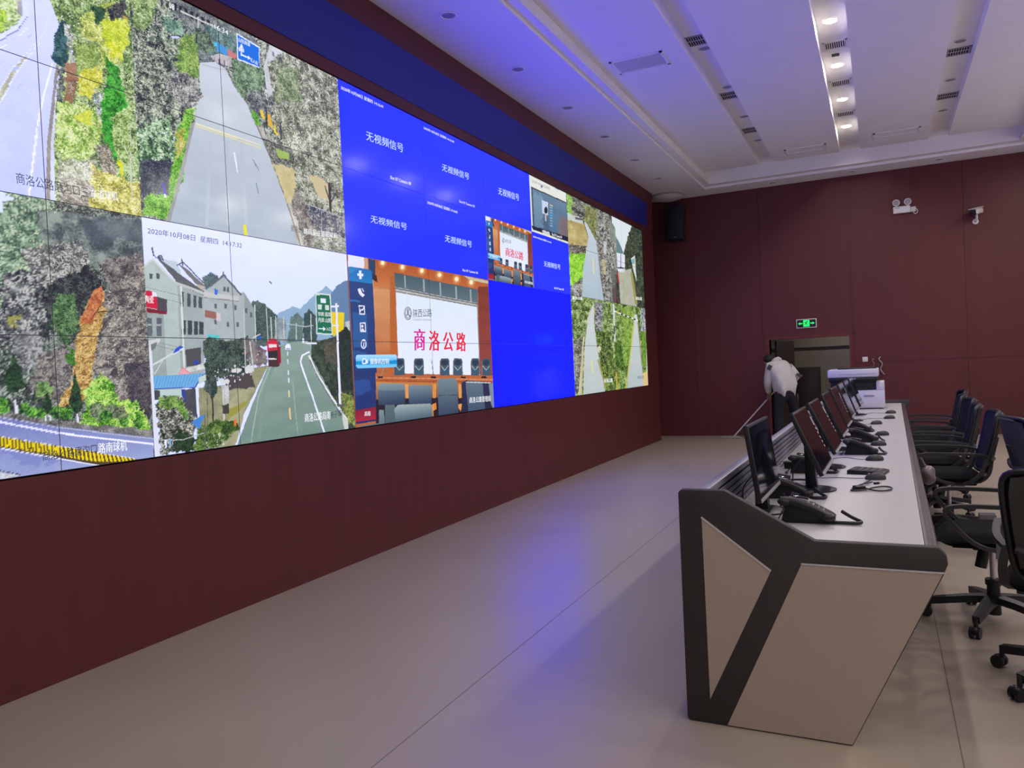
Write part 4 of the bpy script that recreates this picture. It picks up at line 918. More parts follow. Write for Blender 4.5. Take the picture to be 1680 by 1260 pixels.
# far end panel stands a little proud of the top
OUTF = [(.0, .01), (.012, 0), (.155, 0), (.615, 0), (.93, .66), (.985, .74), (.99, .775), (.965, .79), (.51, .79), (.185, .938), (0, .938)]
MB().prism(OUTF, TH, Matrix.Translation((0, DL, 0)), bev=.004).build('end_panel', 'shell', desk)
MB().bx(.1, .876, TH, DL, TOPZ - .028, TOPZ, .002).build('worktop', 'desk', desk)
m = MB(); m.bx(.876, .9, TH, DL, TOPZ - .034, TOPZ + .001, .003); m.tube([(.905, TH, TOPZ - .016), (.905, DL, TOPZ - .016)], .0175, 12); m.build('edge_band', ['edge'], desk)
MB().bx(.02, .077, TH, DL, .02, .899, .002).build('back_panel', 'taupe', desk)
m = MB()
m.bx(.06, .106, TH, DL, .9, .93, .004)
m.build('top_rail', 'alu', desk)
for k in range(5):                                 # slats of the upright rear rail, leaning like the panel's edge
    z = .878 - k * .0295; m = MB()
    m.box((.1, (TH + DL) / 2, z), (.012, DL - TH, .021), .003); m.build('slat', 'alu', desk)
MB().bx(.078, .092, TH, DL, TOPZ, .9).build('rail_back', 'slotblk', desk)
for i in range(6):
    y0 = .5 + i * 1.42
    MB().bx(.08, .55, y0, y0 + .045, .03, TOPZ - .03, .002).build('pedestal', 'char', desk)
MB().bx(.3, .32, TH, DL, .25, TOPZ - .03).build('modesty_panel', 'taupe', desk)
for y in (2.62, 6.9):
    MB().lathe([(.028, 0), (.03, .002), (.022, .003), (.02, .0), (0, .0005)], (.18, y, TOPZ), 20).build('cable_grommet', 'greypl', desk)

ITZ = TOPZ + .002
# monitors --------------------------------------------------------------------------------------
def monitor(x, y, tilt, label, sticker, lift=0.):
    """base at the point of the desk; the screen looks towards +x"""
    t = thing('monitor', label, 'monitor', (x, y, ITZ), DA - .012, 'monitors on the control desk')
    MB().lathe([(0, 0), (.11, 0), (.112, .005), (.092, .0105), (.04, .013), (0, .013)], (.0, 0, 0), 32).build('stand_base', 'black', t)
    m = MB(); m.prism([(-.028, .01), (.03, .01), (.004, .30), (-.03, .30)], .062, Matrix.Translation((-.01, -.031, 0)), bev=.004); m.build('stand_neck', 'black', t)
    R_ = Matrix.Translation((.012, 0, .27 + lift)) @ Matrix.Rotation(-tilt, 4, 'Y')
    w, h = .55, .338
    m = MB(); m.box((-.014, 0, 0), (.022, w, h), .004, R_); m.box((-.03, 0, -.02), (.03, w * .55, h * .6), .008, R_); cs = m.build('casing', 'black', t)
    MB().box((-.0025, 0, .006), (.001, w - .018, h - .034), 0, R_).build('screen_glass', 'scr', cs)
    MB().box((-.002, 0, -h / 2 + .008), (.004, w, .016), .001, R_).build('lower_bezel', 'greypl', cs)
    if sticker:
        m = MB(); y0 = w / 2 - .03
        m.box((-.0016, y0, .08), (.0006, .022, .05), 0, R_)
        for k in range(5): m.box((-.0016, y0, .035 - k * .026), (.0006, .018, .013), 0, R_)
        m.build('sticker', 'stick', cs)
    m = MB(); m.tube([(-.05, .05, .16), (-.11, .07, .1), (-.118, .1, .02), (-.12, .13, .004)], .0035, 6, smooth=2); m.build('cable', 'cable', t)
    return t
MON = [(3.25, 1.17, .135, 'nearest monitor with a dark glossy screen, right behind the desk end panel', False),
       (3.415, 1.80, .41, 'second monitor from the near end, on a round stand, strongly tilted back', True),
       (3.425, 2.68, .44, 'third monitor from the near end, behind the one on the round stand', True),
       (3.43, 3.66, .4, 'fourth monitor from the near end, dark maroon reflection on its screen', False),
       (3.435, 4.5, .36, 'fifth monitor from the near end, mostly hidden', True),
       (3.44, 5.45, .34, 'sixth monitor from the near end, pale reflection on its screen', True),
       (3.455, 6.25, .34, 'seventh monitor from the near end, just before the farthest one', False),
       (3.475, 7.1, .36, 'farthest monitor, right in front of the white printer', False)]
for x, y, tl, lb, st in MON: monitor(x, y, tl, lb, st, .0 if y > 1.5 else -.02)

# desk telephones -------------------------------------------------------------------------------
def phone(x, y, rz, label, loop):
    t = thing('desk_phone', label, 'telephone', (x, y, ITZ), rz, 'desk phones along the control desk')
    prof = [(-.1, .0), (.105, .0), (.118, .012), (.1, .026), (.03, .062), (-.04, .082), (-.088, .088), (-.1, .08), (-.082, .06), (-.092, .03)]
    m = MB(); m.prism(prof, .15, Matrix.Translation((0, -.03, 0)), bev=.005); bd = m.build('body', 'black', t)
    m = MB(); m.box((-.045, .06, .093), (.075, .085, .006), .002, Matrix.Rotation(.2, 4, 'Y')); m.build('display', 'scr', bd)
    m = MB()
    for i in range(4):
        for j in range(3): m.box((.005 + i * .02, .035 + j * .027, .0705 - .0105 * i), (.013, .019, .008), .002, Matrix.Identity(4))
    m.build('keys', 'greypl', bd)
    m = MB(); m.tube([(-.095, -.055, .1), (-.04, -.055, .096), (.04, -.055, .064), (.1, -.055, .03)], [.016, .015], 10, smooth=2); m.ball((-.08, -.055, .093), .024, (1.2, 1, .7)); m.ball((.09, -.055, .034), .024, (1.2, 1, .7))
    m.build('handset', 'black', t)
    m = MB()
    L = loop
    m.tube([(.09, -.02, .006), (.1 + L * .3, -.03, .007), (.11 + L, -.035, .008), (.118 + L, -.02, .012), (.1 + L * .85, .0, .022), (.1 + L * .55, .02, .036), (.1 + L * .4, .026, .045)], .0075, 8, smooth=2)
    m.build('wire_foot', 'black', t)
    m = MB()
    P = [(-.112 - .006 * math.sin(k * .9) - .008 * k / 10, -.06 + .012 * math.cos(k * .9) * 2, .008 + .002 * math.sin(k)) for k in range(14)]
    m.tube([(-.09, -.05, .05)] + P + [(-.122, 0, .004), (-.124, .04, .003)], .0028, 6, smooth=1); m.build('cord', 'cable', t)
    return t
PHN = [(3.446, .95, .02, 'nearest black desk phone with a long bent wire foot, right behind the end panel', .1),
       (3.315, 1.53, .05, 'second black desk phone from the near end, beside the first monitor', .06),
       (3.335, 2.42, .03, 'third black desk phone from the near end, half hidden behind a round monitor stand', .05),
       (3.6, 3.36, 0, 'fourth black desk phone from the near end', .05), (3.6, 4.18, 0, 'fifth black desk phone from the near end', .04), (3.54, 5.05, -.02, 'farthest black desk phone', .02)]
for q in PHN: phone(*q)
# a small grey handset unit leaning behind the nearest phone
t = thing('headset_cradle', 'small grey device lying between the two nearest phones', 'device', (3.395, 1.28, ITZ), .5)
m = MB(); m.box((0, 0, .03), (.11, .07, .026), .008, Matrix.Rotation(.18, 4, 'Y')); m.build('body', 'greypl', t)
m = MB(); m.tube([(-.06, .0, .02), (-.1, .01, .012), (-.085, -.03, .03), (-.09, -.03, .075)], .005, 6, smooth=2); m.build('stalk', 'cable', t)

# mice ------------------------------------------------------------------------------------------
def mouse(x, y, rz, label, tail):
    t = thing('computer_mouse', label, 'mouse', (x, y, ITZ), rz, 'mice on the control desk')
    bm_ = MB(); bm_.ball((0, 0, .006), .03, (1.85, 1.02, 1.05), u=20, v=12)
    for v in bm_.bm.verts:
        if v.co.z < 0: v.co.z = 0
        v.co.z *= 1 + .25 * max(-1, min(1, v.co.x / .05)) * .6
    sh = bm_.build('shell', 'shell', t)
    MB().cyl((-.03, -.004, .026), (-.03, .004, .026), .008, n=12).build('scroll_wheel', 'greypl', sh)
    m = MB(); m.tube([(-.053, 0, .006)] + [(a, b, .003) for a, b in tail], .0022, 6, smooth=2); m.build('cord', 'cable', t)
MIC = [(3.705, 2.2, .12, 'black mouse beside the dark keyboard, nearest of the mice', [(-.1, .01), (-.2, .05), (-.28, .02), (-.34, .08)]), (3.695, 3.03, .1, 'black mouse second from the near end, on a long curved cord', [(-.1, .03), (-.16, .14), (-.24, .1), (-.28, -.05), (-.33, .02)]),
       (3.715, 3.92, .05, 'black mouse third from the near end, before the fifth phone', [(-.1, 0), (-.17, .02)]), (3.74, 4.7, .05, 'black mouse fourth from the near end', [(-.1, 0), (-.18, .02)]),
       (3.69, 5.82, .3, 'small black mouse standing nearest the monitors', [(-.1, -.05), (-.17, 0), (-.13, .2), (-.2, .3)]), (3.81, 6.48, .1, 'black mouse second from the printer end', [(-.1, 0), (-.2, .04), (-.26, -.1), (-.3, .02)]), (3.83, 7.26, .05, 'farthest black mouse, nearest the printer', [(-.1, .02), (-.18, .12), (-.25, -.02)])]
for q in MIC: mouse(*q)
# keyboard, usb cable, loose power adapter
t = thing('keyboard', 'dark flat keyboard lying behind the coiled cable, beside a mouse', 'keyboard', (3.66, 2.42, ITZ), DA - .2)
_k = MB().prism([(-.1, 0), (.1, 0), (.1, .013), (.09, .017), (-.09, .024), (-.1, .02)], .15, Matrix.Translation((0, -.05, 0)), bev=.002)
cs = _k.build('case', 'black', t)
m = MB()
for i in range(5):
    for j in range(7): m.box((-.072 + i * .034, -.036 + j * .0206, .0235 - i * .0014), (.03, .018, .005), .001)
m.build('keys', 'shell', cs)
t = thing('cable_bundle', 'black coiled cable with a gold plug, near the edge of the pale desk top', 'cable', (3.66, 1.84, ITZ), 0)
m = MB(); m.tube([(-.005, .0, .006), (-.07, -.04, .005), (-.06, -.1, .005), (.0, -.07, .008), (.05, 0, .014), (.1, .08, .006), (.13, .03, .005), (.11, -.05, .005), (.05, -.08, .005), (-.01, .0, .01), (-.04, .03, .012), (-.02, .09, .012), (.03, .2, .008)], .0042, 8, smooth=3)
m.tube([(-.06, -.02, .008), (-.02, .06, .014), (.0, .16, .012), (.02, .26, .008)], .0042, 8, smooth=2); m.build('wire', 'cable', t)
m = MB(); m.box((-.035, -.005, .012), (.05, .045, .02), .004, Matrix.Rotation(.5, 4, 'Z')); m.build('cable_tie', 'black', t)
m = MB(); m.box((0, 0, 0), (.028, .016, .012), .002, Matrix.Translation((.052, .085, .02)) @ Matrix.Rotation(.8, 4, 'Z')); pg = m.build('plug', 'black', t)
m = MB(); m.box((0, 0, 0), (.016, .012, .005), .0005, Matrix.Translation((.066, .1, .02)) @ Matrix.Rotation(.8, 4, 'Z')); m.build('plug_tip', 'yel', pg)
t = thing('power_cable', 'black power cable running from the rail to the second monitor stand', 'cable', dpt(.14, 1.3, ITZ), 0)
m = MB(); m.tube([(0, 0, .006), (.03, .1, .02), (.09, .16, .012), (.15, .16, .02), (.22, .2, .012), (.27, .25, .05)], .006, 8, smooth=2); m.build('wire', 'cable', t)
t = thing('power_adapter', 'black adapter with a tangled lead beside the third phone', 'adapter', (3.215, 2.62, ITZ), .2)
MB().box((0, 0, .022), (.075, .05, .04), .006).build('body', 'black', t)
m = MB(); m.tube([(-.03, 0, .02), (-.045, -.03, .04), (-.05, -.02, .01), (-.055, .06, .005), (-.045, .12, .03), (-.02, .1, .02), (-.035, .04, .006), (-.02, -.05, .006)], .0028, 6, smooth=3); m.build('lead', 'cable', t)

# printer ---------------------------------------------------------------------------------------
t = thing('printer', 'large white and black office printer on the far end of the desk', 'printer', (3.46, 8.06, ITZ), DA)
w = .315
MB().bx(-w + .1, w, 0, .5, .012, .235, .008).build('paper_tray_body', 'printer', t)
fdr = MB().bx(-w + .13, w - .05, -.004, .002, .03, .2, .002).build('front_door', 'printer', t)
MB().bx(.08, .2, -.008, -.003, .15, .175, .003).build('door_handle', 'greypl', fdr)
MB().bx(-w + .015, w - .09, .03, .5, .235, .36, .004).build('output_bay', 'printerd', t)
MB().bx(-w, w - .075, -.03, .02, .345, .365, .004).build('bay_lintel', 'printerd', t)
MB().bx(w - .09, w, .0, .5, .235, .335, .006).build('side_column', 'printer', t)
MB().bx(-.2, .12, .0, .3, .245, .262, .004).build('output_tray', 'printerd', t)
cpn = MB().bx(-w, w - .07, -.07, .46, .365, .4, .004).build('control_panel', 'printerd', t)
MB().bx(-.06, .0, -.074, -.068, .376, .388, .001).build('badge', 'greypl', cpn)
lid = MB().bx(-w - .01, w - .06, -.06, .5, .4, .5, .012).build('scanner_lid', 'printer', t)
MB().bx(-w + .12, w - .1, -.063, -.059, .436, .442, .001).build('lid_groove', 'greypl', lid)
MB().bx(-w + .1, w - .08, .05, .45, .5, .518, .006).build('feeder_cover', 'printerd', t)
for x in (-w + .15, w - .05):
    for y in (.05, .45): MB().cyl((x, y, 0), (x, y, .013), .02).build('foot', 'black', t)

# plastic bag hanging from the front edge, small box on the floor
t = thing('plastic_bag', 'pinkish plastic bag hanging at the front edge of the desk', 'bag', (4.01, 3.3, .54), 0)
m = MB(); m.ball((0, 0, .075), .062, (.8, 1.1, 1.05), u=20, v=14)
for v in m.bm.verts:
    v.co.x += .006 * math.sin(v.co.z * 60 + v.co.y * 30); v.co.y += .006 * math.sin(v.co.z * 45 + v.co.x * 40)
m.build('film', 'bag', t)
m = MB(); m.tube([(-.005, 0, .12), (-.025, 0, .16), (-.038, 0, .19)], .008, 8, smooth=1); m.build('knot', 'bag', t)
tag(MB().bx(4.33, 4.43, 3.62, 3.72, 0, .3, .004).build('small_box', 'box'), 'small purplish grey box on the floor behind the chair by the desk end', 'box')
# ---------------------------------------------------------------- office chairs
def rib(pts, w, th, m):
    """flat bar following points: w across (y), th thick"""
    P = [Vector(p) for p in pts]
    prev = None
    for i, p in enumerate(P):
        a = P[max(0, i - 1)]; b = P[min(len(P) - 1, i + 1)]
        t = (b - a).normalized(); n = t.cross(Vector((0, 1, 0))).normalized()
        ww = w[i] if isinstance(w, (list, tuple)) else w
        r = [m.bm.verts.new(p + Vector((0, sy * ww / 2, 0)) + n * sn * th / 2) for sy, sn in ((-1, -1), (1, -1), (1, 1), (-1, 1))]
        if prev:
            for k in range(4): m.bm.faces.new((prev[k], prev[(k + 1) % 4], r[(k + 1) % 4], r[k]))
        else: m.bm.faces.new(r[::-1])
        prev = r
    m.bm.faces.new(prev)
    bmesh.ops.recalc_face_normals(m.bm, faces=m.bm.faces[:])
    return m
def smooth_pts(pts, n=2):
    P = [Vector(p) for p in pts]
    for _ in range(n):
        Q = [P[0]]
        for a, b in zip(P, P[1:]): Q += [a * .75 + b * .25, a * .25 + b * .75]
        P = Q + [P[-1]]
    return P
def make_chair(label):
    """faces -x, the column stands over the origin"""
    t = thing('office_chair', label, 'chair', (0, 0, 0), 0, 'office chairs behind the control desk')
    m = MB(); m.cyl((0, 0, .045), (0, 0, .225), .034, .03, 18); m.cyl((0, 0, .2), (0, 0, .23), .038, n=18); m.build('base_hub', 'black', t)
    m = MB(); m.cyl((0, 0, .225), (0, 0, .40), .0145, n=14); m.build('gas_lift', 'chrome', t)
    for k in range(5):
        a = k * 2 * PI / 5 + .55; R_ = Matrix.Rotation(a, 4, 'Z')
        m = MB()
        pts = [(.02, 0, .128), (.12, 0, .118), (.24, 0, .098), (.30, 0, .088)]
        rib(pts, [.062, .052, .04, .034], .036, m); m.bm.transform(R_)
        g = m.build('base_leg', 'black', t)
        m = MB(); c = Vector((.31, 0, 0))
        m.cyl((.303, 0, .055), (.303, 0, .1), .011, n=10)
        m.ball((.316, 0, .038), .026, (1, .92, .85), u=14, v=8); m.bm.transform(R_)
        ca = m.build('caster', 'black', t)
        for sy in (-1, 1):
            m = MB(); m.cyl((.316, sy * .008, .029), (.316, sy * .024, .029), .028, n=18); m.bm.transform(R_); m.build('wheel', 'black', ca)
    m = MB(); m.box((.01, 0, .415), (.22, .16, .045), .012); m.box((.13, 0, .4), (.12, .07, .035), .01); m.build('tilt_mechanism', 'black', t)
    m = MB(); m.tube([(-.02, .1, .41), (-.03, .2, .405), (-.04, .27, .39)], .006, 8, smooth=1); m.ball((-.042, .28, .388), .014, (1.6, 1, .8)); m.build('lever', 'greypl', t)
    m = MB(); m.cyl((-.07, -.13, .32), (-.05, -.12, .41), .028, n=14); m.build('tension_knob', 'black', t)
    # seat: a rounded cushion with a waterfall front
    g = []; n_ = 22
    for i in range(n_ + 1):
        row = []
        for j in range(n_ + 1):
            a = -1 + 2 * i / n_; b = -1 + 2 * j / n_
            k = (abs(a) ** 4 + abs(b) ** 4) ** .25; s_ = max(abs(a), abs(b)) / k if k > 1e-6 else 1
            x = a * s_ * .245 - .015; y = b * s_ * .245
            e = max(abs(a), abs(b))
            z = .505 - .045 * max(0, e - .72) ** 1.5 / .15 - (.035 * max(0, -a - .45) ** 1.4) + .008 * (b * b)
            row.append((x, y, z))
        g.append(row)
    m = MB(); m.sheet(g)
    top = [v for v in m.bm.verts]
    be = [e for e in m.bm.edges if e.is_boundary]
    r = bmesh.ops.extrude_edge_only(m.bm, edges=be); nv = [v for v in r['geom'] if isinstance(v, bmesh.types.BMVert)]
    for v in nv: v.co.z = .437; v.co.x *= .93; v.co.y *= .93
    bmesh.ops.contextual_create(m.bm, geom=[e for e in m.bm.edges if e.is_boundary])
    bmesh.ops.recalc_face_normals(m.bm, faces=m.bm.faces[:])
    m.build('seat', 'blackmatt', t, ang=1.2)
    m = MB(); m.box((0, 0, .436), (.4, .4, .014), .006); m.build('seat_pan', 'black', t)
    # backrest: curved mesh panel in a frame
    def bp(u, v):                                   # u -1..1 across, v 0..1 up
        w = .225 - .03 * (1 - v) ** 2 + .012 * v
        z = .485 + .47 * v; x = .225 + .055 * math.sin(v * 2.2) * .6 + .075 * v ** 1.5 - .035 * (1 - u * u) * 0 + .03 * (1 - abs(u)) * .6
        rr = (abs(u) ** 8 + abs(2 * v - 1) ** 8) ** .125
        s_ = max(abs(u), abs(2 * v - 1)) / rr if rr > 1e-6 else 1
        return (x - .028 * u * u, u * w * s_, .72 + (z - .72) * s_)
    N = 16
    g = [[bp(-1 + 2 * j / N, i / N) for j in range(N + 1)] for i in range(N + 1)]
    m = MB(); m.sheet(g, .012); m.build('backrest', 'navyf', t, ang=1.2)
    ring = [g[0][j] for j in range(N + 1)] + [g[i][N] for i in range(1, N + 1)] + [g[N][j] for j in range(N - 1, -1, -1)] + [g[i][0] for i in range(N - 1, 0, -1)]
    m = MB(); m.tube([(p[0] + .008, p[1], p[2]) for p in ring], .0135, 8, closed=True); m.build('back_frame', 'black', t)
    m = MB(); 
    g2 = [[(lambda q: (q[0] + .03, q[1] * .9, q[2]))(bp(-1 + 2 * j / 8, .12 + .85 * i / 5)) for j in range(9)] for i in range(6)]
    m.sheet(g2, .012); m.build('back_shell', 'shellg', t, ang=1.2)
    m = MB(); rib(smooth_pts([(.08, 0, .41), (.2, 0, .41), (.275, 0, .47), (.29, 0, .6), (.33, 0, .76)]), .085, .03, m); m.build('back_spine', 'shell', t)
    m = MB(); m.tube([(.33, -.12, .93), (.362, -.115, .938), (.366, 0, .94), (.362, .115, .938), (.33, .12, .93)], .011, 8, smooth=2); m.build('coat_bar', 'shell', t)
    m = MB(); m.tube([(.265, -.19, .63), (.295, -.1, .6), (.3, .1, .6), (.265, .19, .63)], .02, 8, smooth=2); m.build('lumbar_support', 'shell', t)
    for sy in (-1, 1):
        m = MB()
        P = smooth_pts([(.02, sy * .235, .428), (-.1, sy * .268, .455), (-.2, sy * .28, .56), (-.245, sy * .28, .635), (-.2, sy * .28, .662), (.0, sy * .278, .66), (.17, sy * .265, .652), (.245, sy * .225, .63)], 2)
        rib(P, .03, .02, m); m.build('armrest', 'shell', t)
        m = MB(); P = smooth_pts([(.235, sy * .222, .64), (.22, sy * .245, .56), (.17, sy * .245, .47), (.08, sy * .22, .428)], 2); rib(P, .034, .024, m); m.build('side_bracket', 'shell', t)
    return t
c0 = make_chair('black office chair at the desk end, second nearest to the camera')
c0.location = (4.25, 2.2, 0); c0.rotation_euler = (0, 0, .02)
CH = [((4.46, 1.37), -1.75, 'nearest black office chair, its back turned to the camera at the right edge'),
      ((4.87, 3.9), PI + .22, 'office chair turned away from the desk, its grey back leaning to the left'),
      ((4.2, 4.4), .03, 'black office chair facing the desk, third nearest of those facing it'),
      ((4.16, 5.25), -.04, 'black office chair facing the desk, fourth nearest, in the row of close backs'),
      ((4.2, 6.15), .05, 'black office chair facing the desk, third from the far end'),
      ((4.18, 6.85), -.03, 'black office chair facing the desk, second from the far end'),
      ((4.27, 7.8), .06, 'farthest black office chair facing the desk')]
for (x, y), a, lb in CH: copy_tree(c0, (x, y, 0), a, lb)
c0['label'] = 'black office chair facing the near end of the desk, beside the nearest chair'

# ---------------------------------------------------------------- the person mopping the floor
def skin_mesh(name, verts, edges, radii, m, parent, root=0, sub=2):
    me = bpy.data.meshes.new(name); me.from_pydata([tuple(v) for v in verts], edges, [])
    ob = bpy.data.objects.new(name, me); COL.objects.link(ob)
    md = ob.modifiers.new('skin', 'SKIN'); md.use_smooth_shade = True
    for i, r in enumerate(radii):
        me.skin_vertices[0].data[i].radius = r if isinstance(r, tuple) else (r, r)
        me.skin_vertices[0].data[i].use_root = (i == root)
    s = ob.modifiers.new('sub', 'SUBSURF'); s.levels = s.render_levels = sub
    dg = bpy.context.evaluated_depsgraph_get(); dg.update()
    m2 = bpy.data.meshes.new_from_object(ob.evaluated_get(dg))
    bpy.data.objects.remove(ob); bpy.data.meshes.remove(me)
    m2.name = name; m2.materials.clear(); m2.materials.append(M[m])
    m2.polygons.foreach_set('use_smooth', [True] * len(m2.polygons))
    o = bpy.data.objects.new(name, m2); COL.objects.link(o); o.parent = parent
    return o
PO = Vector((2.22, 11.5, 0))
person = thing('person', 'person in an off-white jacket and black trousers bending over to mop the floor', 'person', PO)
def w(*p): return Vector(p) - PO
PEL = w(2.25, 11.5, .83); SPN = w(2.23, 11.53, 1.0); CHS = w(2.16, 11.6, 1.2); NKB = w(2.1, 11.66, 1.335); NK = w(2.03, 11.7, 1.365); HD = w(1.965, 11.735, 1.365)
LSH = w(2.0, 11.48, 1.27); LEL = w(1.955, 11.52, 1.0); LWR = w(1.945, 11.72, .80); LHN = w(1.935, 11.79, .75)
RSH = w(2.28, 11.7, 1.28); REL = w(2.44, 11.68, 1.08); RWR = w(2.25, 11.82, .98); RHN = w(2.17, 11.86, .96)
LHP = w(2.16, 11.43, .80); LKN = w(2.11, 11.5, .44); LAN = w(2.12, 11.47, .08); LTO = w(2.0, 11.57, .035)
RHP = w(2.34, 11.55, .80); RKN = w(2.38, 11.66, .44); RAN = w(2.42, 11.66, .08); RTO = w(2.31, 11.77, .035)
HDT = HD + Vector((-.055, .05, .0)); 
V = [PEL, SPN, CHS, NKB, NK, HD, LSH, LEL, LWR, LHN, RSH, REL, RWR, RHN, LHP, LKN, LAN, LTO, RHP, RKN, RAN, RTO, HD + Vector((-.035, .03, .06)), HD + Vector((-.05, .045, -.05))]
E = [(0, 1), (1, 2), (2, 3), (3, 4), (4, 5), (2, 6), (6, 7), (7, 8), (8, 9), (2, 10), (10, 11), (11, 12), (12, 13), (0, 14), (14, 15), (15, 16), (16, 17), (0, 18), (18, 19), (19, 20), (20, 21), (5, 22), (5, 23)]
Rd = [.13, .12, .13, .08, .055, .088, .055, .042, .03, .034, .055, .042, .03, .034, .08, .055, .04, .035, .08, .055, .04, .035, .075, .06]
for hand, wrist, curl in ((9, 8, Vector((-.01, .02, -.02))), (13, 12, Vector((-.02, .02, -.01)))):
    H = V[hand]; d = (V[hand] - V[wrist]).normalized(); sd = d.cross(Vector((0, 0, 1))).normalized()
    for f in range(4):
        a = H + sd * (f - 1.5) * .018 + d * .03; b = a + d * .03 + curl; c_ = b + curl * .9 - d * .012
        i = len(V); V += [a, b, c_]; E += [(hand, i), (i, i + 1), (i + 1, i + 2)]; Rd += [.0105, .0095, .008]
    i = len(V); V += [H + sd * .036 + Vector((0, .012, 0)), H + sd * .034 + d * .03 + Vector((0, .03, -.01))]; E += [(hand, i), (i, i + 1)]; Rd += [.011, .009]
body = skin_mesh('body', V, E, Rd, 'skin', person)
# face: nose, ears and brow are small shapes grown into the head, turned down to the floor
fd = Vector((-.72, .62, -.3)).normalized()
m = MB(); m.ball(HD + fd * .098, .016, (1, 1, 1.4), u=10, v=8)
for s_ in (-1, 1):
    sd = Vector((.62, .72, 0)) * s_
    m.ball(HD + sd * .084 + Vector((0, 0, .0)), .026, (.6, .5, 1.2), u=10, v=8)
m.build('ears_and_nose', 'skin', person)
m = MB()
for s_ in (-1, 1): m.ball(HD + fd * .083 + Vector((.62, .72, 0)) * s_ * .034 + Vector((0, 0, .028)), .011, u=10, v=6)
m.build('eyes', 'black', person)
m = MB(); m.ball(HD + fd * .09 + Vector((0, 0, -.045)), .02, (1, 1, .3), u=10, v=6); m.build('mouth', 'patch', person)
m = MB(); m.ball(HD - fd * .022 + Vector((0, 0, .035)), .107, (1, 1, .86), u=20, v=12)
for v in list(m.bm.verts):
    q = v.co - HD
    if q.dot(fd) > .052 or q.z < -.035: v.co = HD + (v.co - HD) * .72
m.build('hair', 'hair', person)
# jacket, over torso and arms, loose at the hem
JV = [PEL + Vector((.0, .01, -.03)), SPN, CHS + Vector((.012, -.01, .02)), NKB + Vector((.02, -.02, .01)), LSH, LEL, LWR + Vector((0, -.02, .02)), RSH, REL, RWR + Vector((.02, 0, 0)), PEL + Vector((-.08, -.08, -.09)), PEL + Vector((.1, .06, -.02))]
JE = [(0, 1), (1, 2), (2, 3), (2, 4), (4, 5), (5, 6), (2, 7), (7, 8), (8, 9), (0, 10), (0, 11)]
JR = [.2, .188, .18, .1, .095, .072, .055, .095, .072, .055, .11, .11]
jk = skin_mesh('jacket', JV, JE, JR, 'jacket', person, sub=2)
m = MB()
cc = NKB + Vector((-.0, .0, .02)); ax = (NK - CHS).normalized()
Q = ax.to_track_quat('Z', 'Y').to_matrix().to_4x4()
m.lathe([(.088, -.035), (.102, .0), (.094, .035), (.082, .04), (.078, .0)], (0, 0, 0), 24, Matrix.Translation(cc) @ Q); m.build('hood_collar', 'jacket', person)
pm = MB(); pm.box((0, 0, 0), (.07, .012, .085), .004, Matrix.Translation(LSH + Vector((.015, -.093, .0))) @ Matrix.Rotation(.45, 4, 'Y') @ Matrix.Rotation(-.25, 4, 'Z')); pm.build('shoulder_patch', 'patch', person)
pm = MB(); pm.box((0, 0, 0), (.1, .012, .05), .004, Matrix.Translation(REL + Vector((.03, -.072, .03))) @ Matrix.Rotation(.5, 4, 'Y')); pm.build('sleeve_patch', 'patch', person)
TV = [PEL, LHP, LKN, LAN + Vector((0, 0, .0)), RHP, RKN, RAN + Vector((0, 0, .0)), PEL + Vector((0, 0, .08))]
skin_mesh('trousers', TV, [(0, 1), (1, 2), (2, 3), (0, 4), (4, 5), (5, 6), (0, 7)], [.15, .112, .085, .068, .112, .085, .068, .14], 'trous', person)
for A, B in ((LAN, LTO), (RAN, RTO)):
    m = MB(); d = (B - A); a = math.atan2(d.y, d.x)
    m.ball((.05, 0, .038), .05, (2.5, .92, .85), Matrix.Translation((A.x, A.y, 0)) @ Matrix.Rotation(a, 4, 'Z'))
    for v in m.bm.verts: v.co.z = max(.002, v.co.z)
    m.build('shoe', 'shoe', person)
# the mop in both hands
mop = thing('mop', 'flat mop with a pale handle held by the person, its head on the floor', 'mop', (1.2, 11.9, 0))
def mw(*p): return Vector(p) - mop.location
m = MB(); m.tube([mw(1.3, 11.885, .05), mw(1.935, 11.855, .74), mw(2.2, 11.845, 1.03)], .0115, 10); m.build('handle', 'wpl', mop)
m = MB(); m.box((.02, -.01, .03), (.3, .1, .018), .006, Matrix.Rotation(.1, 4, 'Z')); m.box((.1, -.012, .046), (.05, .04, .03), .006); m.build('head_plate', 'greypl', mop)
m = MB(); m.box((0.02, -.01, .011), (.42, .17, .02), .008, Matrix.Rotation(.1, 4, 'Z')); m.build('mop_cloth', 'mopw', mop)
# ---------------------------------------------------------------- lamps, grilles and hatches of the ceiling
def downlight(loc, lit, label, group, r=.06, m='lamp'):
    t = thing('downlight', label, 'ceiling light', loc, 0, group)
    MB().lathe([(r + .018, 0), (r + .02, -.004), (r + .006, -.009), (r, -.004), (r, 0)]).build('trim_ring', 'ceil2', t)
    MB().lathe([(r, -.002), (r * .6, -.0045), (0, -.0055)]).build('lens', m if lit else 'lampoff', t)
    return t
ORD = ['farthest', 'second farthest', 'third farthest', 'fourth farthest']
G1 = 'lit downlights of the central strip'
for i, y in enumerate([10.22, 8.85, 7.48, 6.12]): downlight((3.4, y, ZC - .001), True, '%s of the glowing round downlights in the central ceiling strip' % ORD[i], G1)
for i, y in enumerate([4.75, 3.38, 2.0, .63, -.74, -2.1, -3.4]): downlight((3.4, y, ZC - .001), True, 'glowing downlight of the central strip overhead, %s past the picture edge' % ['first', 'second', 'third', 'fourth', 'fifth', 'sixth', 'seventh'][i], G1, .06, 'lamp' if y > 4 else 'lampn')
G2 = 'unlit downlights of the left ceiling strip'
